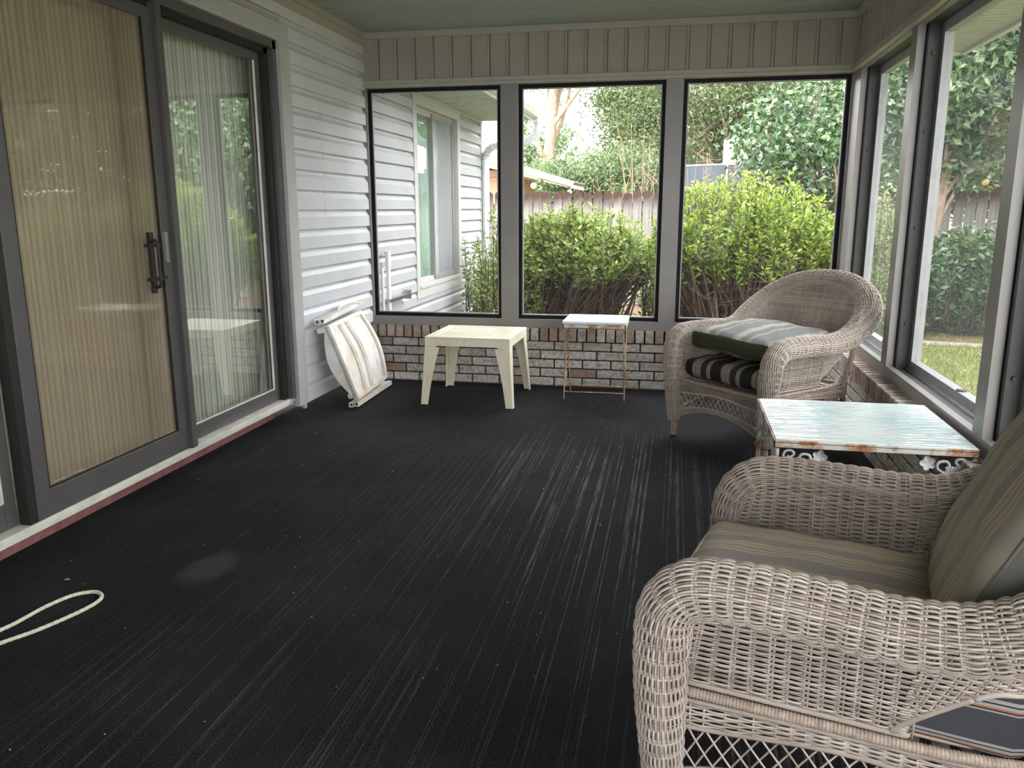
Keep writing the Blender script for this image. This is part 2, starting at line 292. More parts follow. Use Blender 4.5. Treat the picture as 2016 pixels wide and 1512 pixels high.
# ------------------------------------------------------------------ mesh helpers
class MB:
    def __init__(s): s.V = []; s.F = []; s.R = []; s.K = []; s.MI = []; s.n = 0
    def add(s, v, f, r=None, mi=0):
        v = np.asarray(v, float).reshape(-1, 3); s.V.append(v)
        f = [tuple(int(i)+s.n for i in q) for q in f] if not isinstance(f, np.ndarray) else (f + s.n)
        s.F.append(f); k = len(f)
        s.R.append(np.full(k, random.random() if r is None else r) if np.isscalar(r) or r is None else np.asarray(r))
        s.MI.append(np.full(k, mi)); s.n += len(v); return s
    def box(s, x0, x1, y0, y1, z0, z1, r=None, mi=0, M4=None):
        v = np.array([(x, y, z) for z in (z0, z1) for y in (y0, y1) for x in (x0, x1)], float)
        if M4 is not None: v = np.array([M4 @ Vector(q) for q in v])
        return s.add(v, [(0, 2, 3, 1), (4, 5, 7, 6), (0, 1, 5, 4), (2, 6, 7, 3), (0, 4, 6, 2), (1, 3, 7, 5)], r, mi)
    def tube(s, P, rad, n=8, r=None, caps=True, mi=0, closed=False):
        P = np.asarray(P, float); m = len(P); rad = np.broadcast_to(np.asarray(rad, float), (m,))
        if closed: T = np.roll(P, -1, 0) - np.roll(P, 1, 0)
        else: T = np.gradient(P, axis=0)
        T /= np.linalg.norm(T, axis=1)[:, None] + 1e-12
        a = np.array([0, 0, 1.]) if abs(T[0][2]) < .9 else np.array([1., 0, 0])
        U = np.zeros_like(P); u = np.cross(T[0], a); u /= np.linalg.norm(u)
        for i in range(m):
            u = u - T[i]*(u@T[i]); u /= np.linalg.norm(u)+1e-12; U[i] = u
        B = np.cross(T, U); an = np.arange(n)*2*PI/n
        V = P[:, None] + rad[:, None, None]*(np.cos(an)[None, :, None]*U[:, None]+np.sin(an)[None, :, None]*B[:, None])
        idx = np.arange(m*n).reshape(m, n); k = m if closed else m-1
        i0 = idx[:k]; i1 = np.roll(idx, -1, 0)[:k] if closed else idx[1:]
        F = np.stack([i0, np.roll(i0, -1, 1), np.roll(i1, -1, 1), i1], -1).reshape(-1, 4)
        rr = random.random() if r is None else r
        s.add(V.reshape(-1, 3), F, rr, mi)
        if caps and not closed:
            s.F.append([tuple(int(q)+s.n-m*n for q in idx[0][::-1]), tuple(int(q)+s.n-m*n for q in idx[-1])]); s.R.append(np.full(2, rr)); s.MI.append(np.full(2, mi))
        return s
    def prism(s, poly, a, b, axis='z', r=None, mi=0):
        # poly of 2-D points extruded along an axis
        def P(q, h): return {'z': (q[0], q[1], h), 'y': (q[0], h, q[1]), 'x': (h, q[0], q[1])}[axis]
        n = len(poly); v = [P(q, a) for q in poly]+[P(q, b) for q in poly]
        f = [tuple(range(n))[::-1], tuple(range(n, 2*n))]+[(i, (i+1) % n, n+(i+1) % n, n+i) for i in range(n)]
        return s.add(v, f, r, mi)
    def ball(s, c, rad, n=8, r=None, mi=0, sq=(1, 1, 1)):
        v = []; f = []
        for i in range(n+1):
            th = PI*i/n
            for j in range(2*n): ph = PI*j/n; v.append((c[0]+rad*sq[0]*math.sin(th)*math.cos(ph), c[1]+rad*sq[1]*math.sin(th)*math.sin(ph), c[2]+rad*sq[2]*math.cos(th)))
        for i in range(n):
            for j in range(2*n): k = (j+1) % (2*n); f.append((i*2*n+j, (i+1)*2*n+j, (i+1)*2*n+k, i*2*n+k))
        return s.add(v, f, r, mi)
    def build(s, name, mats, parent=None, smooth=False, wash=None):
        me = bpy.data.meshes.new(name)
        V = np.concatenate(s.V); loops = []; tot = []
        for f in s.F:
            if isinstance(f, np.ndarray): loops.append(f.reshape(-1)); tot.append(np.full(len(f), f.shape[1]))
            else:
                for q in f: loops.append(np.array(q)); tot.append(np.array([len(q)]))
        L = np.concatenate(loops).astype(np.int32); T = np.concatenate(tot).astype(np.int32); S = np.concatenate([[0], np.cumsum(T)[:-1]]).astype(np.int32)
        me.vertices.add(len(V)); me.vertices.foreach_set('co', V.astype(np.float32).ravel())
        me.loops.add(len(L)); me.loops.foreach_set('vertex_index', L)
        me.polygons.add(len(T)); me.polygons.foreach_set('loop_start', S); me.polygons.foreach_set('loop_total', T)
        me.polygons.foreach_set('material_index', np.concatenate(s.MI).astype(np.int32))
        me.polygons.foreach_set('use_smooth', np.full(len(T), smooth))
        a = me.attributes.new('rnd', 'FLOAT', 'FACE'); a.data.foreach_set('value', np.concatenate(s.R).astype(np.float32))
        if wash is not None:
            w = me.attributes.new('wash', 'FLOAT', 'FACE'); w.data.foreach_set('value', np.asarray(wash, np.float32))
        me.update(calc_edges=True); me.validate()
        for q in (mats if isinstance(mats, (list, tuple)) else [mats]): me.materials.append(M[q] if isinstance(q, str) else q)
        o = bpy.data.objects.new(name, me); COL.objects.link(o)
        if parent: o.parent = parent
        return o
def tag(o, label=None, cat=None, group=None, kind=None):
    for k, v in (('label', label), ('category', cat), ('group', group), ('kind', kind)):
        if v: o[k] = v
    return o
def empty(name, loc=(0, 0, 0), rz=0):
    o = bpy.data.objects.new(name, None); COL.objects.link(o); o.location = loc; o.rotation_euler = (0, 0, rz); o.empty_display_size = .1; return o
def struct(mb, name, mats, label=None, cat=None, parent=None, smooth=False, wash=None):
    o = mb.build(name, mats, parent, smooth, wash)
    if parent is None: tag(o, label, cat, kind='structure')
    elif label: o['label'] = label
    return o
def bevel(o, w, seg=2):
    b = o.modifiers.new('bevel', 'BEVEL'); b.width = w; b.segments = seg; b.limit_method = 'ANGLE'; b.angle_limit = math.radians(40); return o
def smooth_path(P, n=8, closed=False):
    P = [np.asarray(q, float) for q in P]; out = []; m = len(P)
    for i in range(m if closed else m-1):
        if closed: p0, p1, p2, p3 = P[i-1], P[i], P[(i+1) % m], P[(i+2) % m]
        else: p0, p1, p2, p3 = P[max(i-1, 0)], P[i], P[i+1], P[min(i+2, m-1)]
        for k in range(n):
            t = k/n; out.append(.5*((2*p1)+(-p0+p2)*t+(2*p0-5*p1+4*p2-p3)*t*t+(-p0+3*p1-3*p2+p3)*t**3))
    if not closed: out.append(P[-1])
    return np.array(out)

# ------------------------------------------------------------------ ground and shell of the porch
GZ = -.27
g = MB(); g.box(-14, 26, -8, 60, GZ-.2, GZ); struct(g, 'floor_lawn', 'grass', 'patchy green and tan lawn around the porch', 'lawn')
g = MB(); g.box(-.5, W+.22, -1.7, D+.15, GZ, -.02)
struct(g, 'floor_slab', 'mortar', 'concrete slab edge under the porch', 'floor')
g = MB(); g.box(-.17, W+.02, -1.6, D, -.02, 0); struct(g, 'floor', 'carpet', 'black porch carpet with thin pale lines', 'floor')

# mauve curb and cream sill below the doors
g = MB(); g.box(-.40, -.165, -1.5, 4.62, 0, .105); struct(g, 'trim_1', 'red_curb', 'mauve painted curb below the sliding doors', 'curb')
g = MB(); g.box(-.40, -.03, -1.5, 4.60, .105, .128); g.box(-.10, -.012, -1.5, 4.60, .128, .15)
struct(g, 'trim_2', 'white_sill', 'cream sill track under the sliding doors', 'sill')

LAP = .1205
def siding(g, y0, y1, z0, z1, x=0.0):
    """horizontal laps, zigzag profile swept along y, clipped to z0..z1"""
    k0 = math.floor((z0-.09)/LAP); z = .09 + k0*LAP; pts = []
    while z < z1:
        for dx, dz in ((.002, 0), (.027, .001), (.025, .074), (.008, .098), (.002, LAP-.001)):
            pts.append((x+dx, z+dz))
        z += LAP
    q = [p for p in pts if z0-1e-6 <= p[1] <= z1+1e-6]
    if not q: return
    q = [(q[0][0], z0)]+q+[(q[-1][0], z1)]
    n = len(q); v = [(a, y0, b) for a, b in q]+[(a, y1, b) for a, b in q]
    g.add(v, [(i, i+1, n+i+1, n+i) for i in range(n-1)])
    g.add([(a, y1, b) for a, b in q]+[(x-.03, y1, z1), (x-.03, y1, z0)], [tuple(range(n+2))])
    g.add([(a, y0, b) for a, b in q]+[(x-.03, y0, z1), (x-.03, y0, z0)], [tuple(range(n+2))[::-1]])

# left wall : siding right of the doors, strip above the doors
g = MB(); siding(g, 4.70, D+.02, .09, 2.47); siding(g, -1.5, 4.70, 2.31, 2.47)
g.box(-.30, -.001, 4.60, D+.10, .09, HC+.1); g.box(-.30, -.001, -1.5, 4.60, 2.235, HC+.1)
struct(g, 'wall_left', 'siding', 'pale vinyl lap siding wall right of the sliding doors', 'wall')
g = MB(); g.box(0, .035, -1.5, D, 2.44, HC); g.box(.035, .05, -1.5, D, 2.49, HC)
g.box(0, .030, -1.5, 4.6, 2.335, 2.36)
struct(g, 'trim_3', 'header_batten', 'crown trim along the top of the siding wall', 'trim')
g = MB(); g.box(-.002, .028, 4.585, 4.705, .09, 2.235); g.box(-.002, .028, -1.5, 4.705, 2.235, 2.33); g.box(.004, .022, 4.66, 4.69, .06, .09)
struct(g, 'trim_4', 'trim', 'flat casing around the sliding doors', 'trim')
# short vertical seam marks in the siding
g = MB()
for k in range(6):
    z = 1.90-k*LAP-.03; g.box(.0245, .0268, 5.10+.012*(k % 2), 5.104+.012*(k % 2), z, z+.07)
struct(g, 'trim_13', 'trim', 'vertical seam where siding lengths overlap', 'trim')
# dark box added behind the doors to keep sky light off the curtains
g = MB(); g.box(-.62, -.60, -1.6, 5.0, -.1, 2.6); g.box(-.62, -.28, -1.62, -1.5, -.1, 2.6); g.box(-.62, -.28, 4.62, 4.72, -.1, 2.6); g.box(-.62, -.16, -1.6, 4.72, 2.3, 2.36)
g.box(-.62, -.38, -1.6, 4.72, -.12, .12)
struct(g, 'wall_light_block', 'light_block', 'dark box added behind the curtains to block sky light', 'wall')

# ------------------------------------------------------------------ sliding doors
# outer jamb frame
g = MB()
g.box(-.16, .004, 4.545, 4.59, .15, 2.235, mi=0); g.box(-.16, .004, -1.5, 4.59, 2.19, 2.235, mi=0)
g.box(-.15, -.03, 4.50, 4.546, .15, 2.19, mi=1); g.box(-.15, -.03, -1.5, 4.55, 2.16, 2.19, mi=1)
struct(g, 'trim_5', ['door_metal', 'door_dark'], 'dark bronze jamb around the sliding doors', 'trim')
def door(n, y0, y1, x, label, stile, pane, rail=.085, top=.05, thick=.035, z0=.152, z1=2.165):
    g = MB()
    g.box(x-thick, x, y0, y0+stile, z0, z1); g.box(x-thick, x, y1-stile, y1, z0, z1)
    g.box(x-thick, x, y0+stile, y1-stile, z0, z0+rail); g.box(x-thick, x, y0+stile, y1-stile, z1-top, z1)
    # slim pale bead along the glass
    o = struct(g, 'door_%d' % n, 'door_metal', label, 'door'); bevel(o, .003)
    b = MB(); e = .006
    b.box(x-.012, x-.002, y0+stile, y0+stile+e, z0+rail, z1-top); b.box(x-.012, x-.002, y1-stile-e, y1-stile, z0+rail, z1-top)
    b.box(x-.012, x-.002, y0+stile+e, y1-stile-e, z0+rail, z0+rail+e)
    b.build('glazing_bead', 'white_sill' if n != 2 else 'door_dark', o)
    p = MB(); p.box(x-thick/2-.003, x-thick/2, y0+stile, y1-stile, z0+rail, z1-top); p.build('glass_pane' if n != 2 else 'mesh_screen', pane, o)
    return o
d3 = door(3, 3.50, 4.50, -.062, 'right sliding glass door beside the siding', .05, 'pane_door', rail=.075)
d2 = door(2, 2.475, 3.455, -.012, 'middle sliding screen door with latch handle', .07, 'screen_door', rail=.105, thick=.028)
d1 = door(1, 1.30, 2.43, -.062, 'left sliding glass door cut by the photo edge', .05, 'pane_door', rail=.10)
d4 = door(4, .20, 1.29, -.105, 'sliding glass door nearest the camera end', .05, 'pane_door', rail=.10)
d5 = door(5, -1.45, .19, -.062, 'fixed glass panel at the camera end of the doors', .05, 'pane_door', rail=.10)
g = MB()   # glass of the fixed leaf right behind the screen door
g.box(-.118, -.112, 2.45, 3.50, .23, 2.12); g.build('glass_pane', 'pane_door', d2)
g = MB(); g.box(-.03, .008, 3.457, 3.497, .152, 2.19, mi=0); g.box(-.06, -.03, 3.457, 3.497, .152, 2.19, mi=1)
g.box(-.06, -.014, 2.435, 2.473, .152, 2.19, mi=1)
struct(g, 'trim_6', ['door_metal', 'door_dark'], 'dark vertical meeting rails between the doors', 'trim')
# latch handles
h = MB(); h.tube(smooth_path([(.0, 3.285, 1.16), (.030, 3.285, 1.155), (.032, 3.285, 1.05), (.030, 3.285, .965), (.0, 3.285, .96)], 5), .007, 8)
h.box(-.010, .006, 3.272, 3.298, .93, 1.20); h.box(-.01, .012, 3.25, 3.37, .985, 1.0); h.box(-.01, .012, 3.25, 3.34, 1.135, 1.148)
h.build('latch_handle', 'door_dark', d2)
h = MB(); h.box(-.012, .008, 3.385, 3.405, 1.06, 1.20); bevel(h.build('strike_plate', 'alum', d2), .003)
# curtains
def curtain(y0, y1, label, x=-.22, ripple=.012, mat='curtain', z0=.13, z1=2.28, seed=0):
    g = MB(); n = int((y1-y0)/.006); ys = np.linspace(y0, y1, n); rg = np.random.default_rng(seed)
    ph = np.cumsum(rg.uniform(.7, 1.5, n))*.62; xs = x+ripple*np.sin(ph)
    zs = np.linspace(z0, z1, 4); V = []
    for z in zs:
        for a, b in zip(xs, ys): V.append((a, b, z))
    F = np.array([(j*n+i, j*n+i+1, (j+1)*n+i+1, (j+1)*n+i) for j in range(3) for i in range(n-1)])
    g.add(V, F, .5); V2 = [(a-.004, b, c) for a, b, c in V]; g.add(V2, F[:, ::-1].copy(), .5)
    o = g.build('curtain', mat, smooth=True); return tag(o, label, 'curtain', 'curtains behind the sliding doors')
curtain(3.47, 4.60, 'pale ribbed sheer curtain behind the right glass door beside the siding', seed=1)
curtain(2.46, 3.46, 'ribbed sheer curtain seen through the brown middle screen door', seed=2)
curtain(1.25, 2.40, 'ribbed sheer curtain at the left edge behind the left glass door', seed=3)
curtain(-1.45, 1.24, 'sheer curtain behind the glass doors nearest the camera', seed=4)

# ------------------------------------------------------------------ brick knee walls
def brick_wall(name, horiz, a0, a1, face, sgn, label, proud=.02):
    """horiz 'x' or 'y'; bricks face towards sgn along the other axis"""
    g = MB(); wash = []
    def bx(s0, s1, d0, d1, z0, z1, mi, w):
        lo, hi = sorted((face+sgn*d0, face+sgn*d1)); e = .0
        r = random.random()
        if horiz == 'x': g.box(s0, s1, lo, hi, z0, z1, r, mi)
        else: g.box(lo, hi, s0, s1, z0, z1, r, mi)
        wash.extend([w]*6)
    bx(a0, a1, .105, .006, 0, .43, 1, 0)
    P = .210; ch = .0675
    for r in range(5):
        z = .004+r*ch; s = a0-(P/2 if r % 2 else 0)-.03
        while s < a1:
            s0, s1 = max(s, a0), min(s+P-.011, a1)
            if s1-s0 > .02: bx(s0, s1, .09, -random.uniform(-.002, .003), z, z+ch-.010, 0, random.uniform(.6, 1.0) if random.random() > .06 else .2)
            s += P
    s = a0
    while s < a1-.02:
        w = .0575; bx(s, min(s+w, a1), .10, -proud-random.uniform(-.002, .002), .342, .432, 0, random.choice([.1, .2, .35, .5, .75])); s += .070
    o = struct(g, name, ['brick', 'mortar'], label, 'wall', wash=wash); return bevel(o, .003, 1)
brick_wall('wall_back', 'x', 0.0, W-.07, D, 1, 'whitewashed brick knee wall under the back windows')
# the sign of the depth: bricks run outward (away from the room) from the inner face
brick_wall('wall_right', 'y', -1.5, D-.0, W-.055, 1, 'whitewashed brick knee wall under the right windows')

# ------------------------------------------------------------------ back windows
def frame_rect(g, x0, x1, z0, z1, w, y0, y1, mi=0, axis='x', r=None):
    for a0, a1, b0, b1 in ((x0, x1, z0, z0+w), (x0, x1, z1-w, z1), (x0, x0+w, z0+w, z1-w), (x1-w, x1, z0+w, z1-w)):
        if axis == 'x': g.box(a0, a1, y0, y1, b0, b1, r, mi)
        else: g.box(y0, y1, a0, a1, b0, b1, r, mi)
ZB, ZT = .497, 2.152
bays = [(.035, 1.035), (1.160, 2.185), (2.302, 3.372)]
for i, (a, b) in enumerate(bays):
    g = MB(); frame_rect(g, a, b, ZB, ZT, .026, D+.030, D+.055)
    nm = ['left', 'middle', 'right'][i]
    o = struct(g, 'window_%d' % (i+1), 'black', 'black framed clear window, %s of the back wall' % nm, 'window')
    s = MB(); frame_rect(s, a+.026, b-.026, ZB+.026, ZT-.026, .008, D+.034, D+.050); s.build('inner_bead', 'alum_light', o)
    p = MB(); p.box(a+.03, b-.03, D+.040, D+.043, ZB+.03, ZT-.03); p.build('window_pane', 'pane_clear', o)
    k = MB()
    for t in (.12, .38, .66, .90):
        k.tube([(a+(b-a)*t, D+.036, ZT-.028), (a+(b-a)*t, D+.028, ZT-.028)], .005, 8)
    k.build('screen_clip', 'door_dark', o)
g = MB()
g.box(-.0, W+.0, D, D+.085, .433, .497, .5)           # bottom rail
g.box(-.0, W+.0, D, D+.085, 2.152, 2.175, .5)
for a, b in ((.0, .035), (1.035, 1.160), (2.185, 2.302), (3.372, W)): g.box(a, b, D-.002, D+.085, .497, 2.152, .5)
g.box(.012, .024, D-.008, D, .44, 2.16)
o = struct(g, 'trim_7', 'alum', 'taupe aluminium posts and rail of the back windows', 'frame')
# header of the back wall : vertical panels with battens
def header(name, horiz, a0, a1, face, sgn, label):
    g = MB(); B = MB()
    def bx(G, s0, s1, d0, d1, z0, z1):
        lo, hi = sorted((face+sgn*d0, face+sgn*d1))
        if horiz == 'x': G.box(s0, s1, lo, hi, z0, z1)
        else: G.box(lo, hi, s0, s1, z0, z1)
    bx(g, a0, a1, .10, .012, 2.175, HC+.05)
    s = a0+.1335; last = a0
    while s < a1-.02:
        bx(g, last, s-.009, .012, 0, 2.175, HC+.05); bx(g, s-.009, s+.006, .012, -.009, 2.2, 2.49); last = s+.013; s += .1365
    bx(g, last, a1, .012, 0, 2.175, HC+.05)
    o = struct(g, name, 'header', label, 'wall'); bevel(o, .002, 1)
    bx(B, a0, a1, .0, -.022, 2.172, 2.205); bx(B, a0, a1, .0, -.03, 2.155, 2.174); bx(B, a0, a1, 0, -.028, 2.485, HC)
    b = struct(B, 'trim_%d' % (8 if horiz == 'x' else 9), 'header_batten', 'taupe trim strips along the %s header' % ('back' if horiz == 'x' else 'right'), 'trim'); bevel(b, .003, 1)
header('wall_back_header', 'x', 0, W, D, 1, 'vertical taupe panels above the back windows')
header('wall_right_header', 'y', -1.5, D, W, 1, 'vertical taupe panels above the right windows')
# ------------------------------------------------------------------ right windows (set deeper, with an outer frame)
posts = [(5.69, D), (4.44, 4.55), (3.045, 3.145), (1.70, 1.80), (.35, .45), (-1.0, -.9), (-1.5, -1.4)]
g = MB(); g.box(W, W+.034, -1.5, D, .433, .497, .5); g.box(W, W+.034, -1.5, D, 2.152, 2.175, .5)
for a, b in posts: g.box(W-.002, W+.034, a, b, .497, 2.152, .5)
g.box(W+.034, W+.20, -1.5, D+.08, .30, .472, .5)
struct(g, 'trim_10', 'alum', 'taupe aluminium posts and rail of the right windows', 'frame')
for i in range(len(posts)-1):
    y1 = posts[i][0]; y0 = posts[i+1][1]
    g = MB()
    xa, xb, xc = W+.036, W+.105, W+.150
    frame_rect(g, y0-.01, y1+.01, .475, 2.165, .012, xa, xb, 0, 'y')                 # dark channel
    frame_rect(g, y0+.0, y1-.0, .485, 2.155, .050, xb, xc, 1, 'y')                   # pale outer frame
    g.box(xa, xa+.008, y0-.01, y0+.018, .475, 2.165, None, 2); g.box(xa, xa+.008, y1-.018, y1+.01, .475, 2.165, None, 2)
    pos = ['farthest', 'middle', 'near', 'nearer', 'camera side', 'last'][i]
    o = struct(g, 'window_%d' % (4+i), ['channel', 'alum_light', 'black'], '%s screened window of the right wall' % pos, 'window')
    p = MB(); p.box(W+.125, W+.128, y0+.05, y1-.05, .53, 2.11); p.build('mesh_screen', 'pane_haze', o)
    s = MB()
    for yy, sg in ((y1-.0, -1), (y0+.0, 1)):
        for z in (.72, 1.2, 1.66, 2.02): s.tube([(W+.075, yy, z), (W+.075, yy+sg*.010, z)], [.011, .008], 10)
    s.build('screw_cap', 'channel', o)
    k = MB(); k.tube([(W+.128, (y0+y1)/2-.1, .530), (W+.128, (y0+y1)/2-.1, .541)], .022, 14); k.build('round_knob', 'channel', o)
    f = MB(); f.prism([(W+.070, .478), (W+.105, .492), (W+.20, .480), (W+.20, .470), (W+.070, .470)], y0, y1, 'y'); f.build('sill_plate', 'alum_light', o)
# near end of the porch behind the camera : knee wall, posts and header, opening added to light the near chair
g = MB(); g.box(-.3, 1.55, -1.62, -1.5, 0, HC+.1); g.box(1.55, W+.1, -1.62, -1.5, 0, .497); g.box(1.55, W+.1, -1.62, -1.5, 2.152, HC+.1); g.box(2.42, 2.54, -1.6, -1.5, .497, 2.152); g.box(W-.05, W+.1, -1.6, -1.5, .497, 2.152)
struct(g, 'wall_near', 'header', 'half open end wall of the porch behind the camera, opened to light the near chair', 'wall')
# ceiling
g = MB(); y = -1.5; prof = []
while y < D:
    for dy, dz in ((0, 0), (.004, .006), (.010, .006), (.014, 0), (.064, 0), (.067, .003), (.071, .003), (.074, 0)): prof.append((y+dy, HC+dz))
    y += .1285
n = len(prof); g.add([(0, a, b) for a, b in prof]+[(W, a, b) for a, b in prof], [(i, n+i, n+i+1, i+1) for i in range(n-1)], .5)
g.box(-.6, W+.1, -1.7, D+.1, HC+.012, HC+.12, .5)
struct(g, 'ceiling', 'ceiling', 'grey green grooved porch ceiling', 'ceiling')
g = MB(); g.box(-.8, W+.85, -2.2, D+.1, HC+.12, HC+.2)
struct(g, 'ceiling_roof', 'roof', 'shingled roof slab over the porch', 'roof')
# eave outside the right windows
g = MB(); y = -2.2
g.box(W+.10, 4.05, -2.2, 6.05, 2.285, 2.31)
while y < 6.0: g.box(W+.10, 4.05, y, y+.010, 2.281, 2.286); y += .075
struct(g, 'trim_11', 'soffit', 'ribbed soffit outside the right windows', 'soffit')
g = MB(); g.box(4.05, 4.075, -2.2, 6.07, 2.265, 2.44, mi=0); g.box(W+.1, 4.06, 6.05, 6.075, 2.265, 2.44, mi=0); g.prism([(4.075, 2.30), (4.15, 2.30), (4.20, 2.36), (4.20, 2.43), (4.185, 2.43), (4.18, 2.36), (4.14, 2.315), (4.09, 2.315), (4.09, 2.43), (4.075, 2.43)], -2.2, 6.10, 'y')
struct(g, 'trim_12', 'gutter', 'white gutter along the right eave', 'gutter')

# ------------------------------------------------------------------ house wing beyond the back windows
WY0, WY1, WZ0, WZ1 = 7.10, 8.46, .60, 2.20
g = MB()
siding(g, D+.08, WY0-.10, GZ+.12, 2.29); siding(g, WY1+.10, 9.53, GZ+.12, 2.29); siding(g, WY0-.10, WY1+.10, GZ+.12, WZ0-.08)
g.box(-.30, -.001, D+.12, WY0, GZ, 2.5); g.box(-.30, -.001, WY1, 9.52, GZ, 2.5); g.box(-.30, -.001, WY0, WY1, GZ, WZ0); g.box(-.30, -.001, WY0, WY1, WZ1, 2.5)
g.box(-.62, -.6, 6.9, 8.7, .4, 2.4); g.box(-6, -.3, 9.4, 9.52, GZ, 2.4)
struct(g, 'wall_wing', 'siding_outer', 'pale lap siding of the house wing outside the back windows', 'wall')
g = MB()
frame_rect(g, WY0-.10, WY1+.10, WZ0-.10, WZ1+.09, .10, -.002, .032, 0, 'y'); g.box(0, .04, WY0-.02, WY1+.02, WZ0-.015, WZ0+.015, .5, 0)
g.box(0, .03, 9.50, 9.57, GZ, 2.29)
o = struct(g, 'trim_14', 'trim', 'pale casing around the house wing window', 'trim')
g = MB(); ym = 7.72
frame_rect(g, WY0, WY1, WZ0, WZ1, .035, -.07, -.02, 0, 'y'); frame_rect(g, WY0+.03, ym+.02, WZ0+.03, WZ1-.03, .035, -.06, -.025, 0, 'y')
frame_rect(g, ym-.02, WY1-.03, WZ0+.03, WZ1-.03, .035, -.045, -.01, 1, 'y')
o = struct(g, 'window_10', ['trim', 'alum'], 'sliding window in the house wing with a paper notice', 'window')
p = MB(); p.box(-.045, -.042, WY0+.06, ym, WZ0+.06, WZ1-.06); p.build('window_pane', 'pane_house', o)
p = MB(); p.box(-.025, -.022, ym, WY1-.06, WZ0+.06, WZ1-.06); p.build('window_screen', 'pane_haze', o)
q = curtain(WY0+.02, WY1-.02, 'pale green vertical blind inside the house wing window', x=-.20, ripple=.010, mat='curtain_win', z0=.55, z1=2.25, seed=9)
q['group'] = 'blinds in the house wing window'; q['category'] = 'blind'
g = MB(); g.box(-.0415, -.039, 7.19, 7.50, 1.62, 1.86); o = g.build('paper_notice', 'paper'); tag(o, 'white paper notice taped inside the house wing window', 'notice')
g = MB()
for k in range(11): g.box(-.039, -.0385, 7.215, 7.47-.05*((k*7) % 3), 1.825-k*.018, 1.828-k*.018)
g.build('printed_lines', 'ink', o)
# soffit, fascia, gutter, downspout
g = MB(); g.box(-.3, .62, D+.12, 9.60, 2.292, 2.32, .5); y = D+.15
while y < 9.58: g.box(0.01, .60, y, y+.012, 2.287, 2.293, .5); y += .09
struct(g, 'trim_15', 'soffit', 'ribbed soffit above the house wing', 'soffit')
g = MB(); g.box(-.5, .62, D+.2, 9.62, 2.44, 2.5)
struct(g, 'roof_wing', 'roof', 'shingled roof edge of the house wing', 'roof')
t = empty('rain_gutter', (.62, 9.6, 2.29)); tag(t, 'white gutter with fluted downspout on the house wing', 'gutter')
def rel(o, t): o.parent = t; o.matrix_parent_inverse = Matrix.Translation(-Vector(t.location)); return o
g = MB(); g.box(.62, .64, D+.15, 9.62, 2.275, 2.44)
rel(g.build('fascia_board', 'gutter'), t)
g = MB(); g.prism([(.64, 2.30), (.71, 2.30), (.755, 2.35), (.755, 2.425), (.742, 2.425), (.74, 2.36), (.70, 2.315), (.655, 2.315), (.655, 2.43), (.64, 2.43)], D+.15, 9.62, 'y'); g.box(.64, .75, 9.61, 9.625, 2.305, 2.42)
rel(bevel(g.build('gutter_channel', 'gutter'), .004, 1), t)
P = smooth_path([(.70, 9.50, 2.31), (.70, 9.50, 2.24), (.68, 9.50, 2.14), (.60, 9.50, 2.06), (.50, 9.51, 2.03), (.30, 9.53, 2.02), (.16, 9.545, 2.0), (.085, 9.55, 1.93), (.070, 9.55, 1.80), (.07, 9.55, 1.2), (.07, 9.55, .4), (.07, 9.55, GZ+.08)], 14)
rad = np.full(len(P), .045); z = P[:, 2]
el = ((P[:, 0] > .46) & (z < 2.26)) | ((P[:, 0] < .17) & (z > 1.86)); rad = rad + np.where(el, .006*np.sign(np.sin(np.arange(len(P))*PI/1.0+.5)), 0)
g = MB(); g.tube(P, rad, 10); rel(g.build('downspout', 'gutter', smooth=False), t)
# pvc pipe with strap near the porch corner
t = empty('drain_pipe', (.05, 6.13, GZ)); tag(t, 'thin white pipe on the siding with a rusty strap', 'pipe')
g = MB(); g.tube([(.075, 6.13, GZ), (.075, 6.13, .93), (.070, 6.13, .96), (.05, 6.13, .965)], .017, 10); g.tube([(.075, 6.13, .86), (.075, 6.13, .975)], .022, 10)
g.tube([(.055, 6.05, GZ), (.055, 6.05, .85)], .012, 8)
rel(g.build('pipe', 'pvc'), t)
g = MB(); g.box(.05, .10, 6.10, 6.62, .575, .600); g.box(.042, .09, 6.60, 6.64, .55, .625); rel(g.build('strap', 'chrome'), t)

# ------------------------------------------------------------------ wicker armchair
def ease(x): x = np.clip(x, 0, 1); return x*x*(3-2*x)
def strand_rows(mb, rows, hh, ww, pitch, amp, phase0=0):
    """rows: list of (P, N) arrays; flat-ish weavers that pass in front of and behind stakes"""
    for k, row in enumerate(rows):
        P, N = row[0], row[1]
        if len(P) < 4: continue
        seg = np.linalg.norm(np.diff(P, axis=0), axis=1); s = np.concatenate([[0], np.cumsum(seg)])
        L = s[-1]
        if L < .02: continue
        m = max(6, int(L/(pitch/4)))
        ss = np.linspace(0, L, m); Q = np.stack([np.interp(ss, s, P[:, i]) for i in range(3)], 1); NN = np.stack([np.interp(ss, s, N[:, i]) for i in range(3)], 1)
        NN /= np.linalg.norm(NN, axis=1)[:, None]+1e-9
        T = np.gradient(Q, axis=0); T /= np.linalg.norm(T, axis=1)[:, None]+1e-9; B = np.cross(NN, T)
        uu = rows[k][2] if len(rows[k]) > 2 else None
        ph = ss/pitch if uu is None else np.interp(ss, s, uu)
        off = amp*np.sin(PI*ph + (PI*((k+phase0) % 2) if uu is None else 0)) + RNG.normal(0, .0003, m)
        C = Q+NN*off[:, None]
        V = np.stack([C+NN*ww, C+B*hh, C-NN*ww, C-B*hh], 1).reshape(-1, 3)
        idx = np.arange(m*4).reshape(m, 4); a = idx[:-1]; b = idx[1:]
        F = np.stack([a, np.roll(a, -1, 1), np.roll(b, -1, 1), b], -1).reshape(-1, 4)
        mb.add(V, F, random.random())
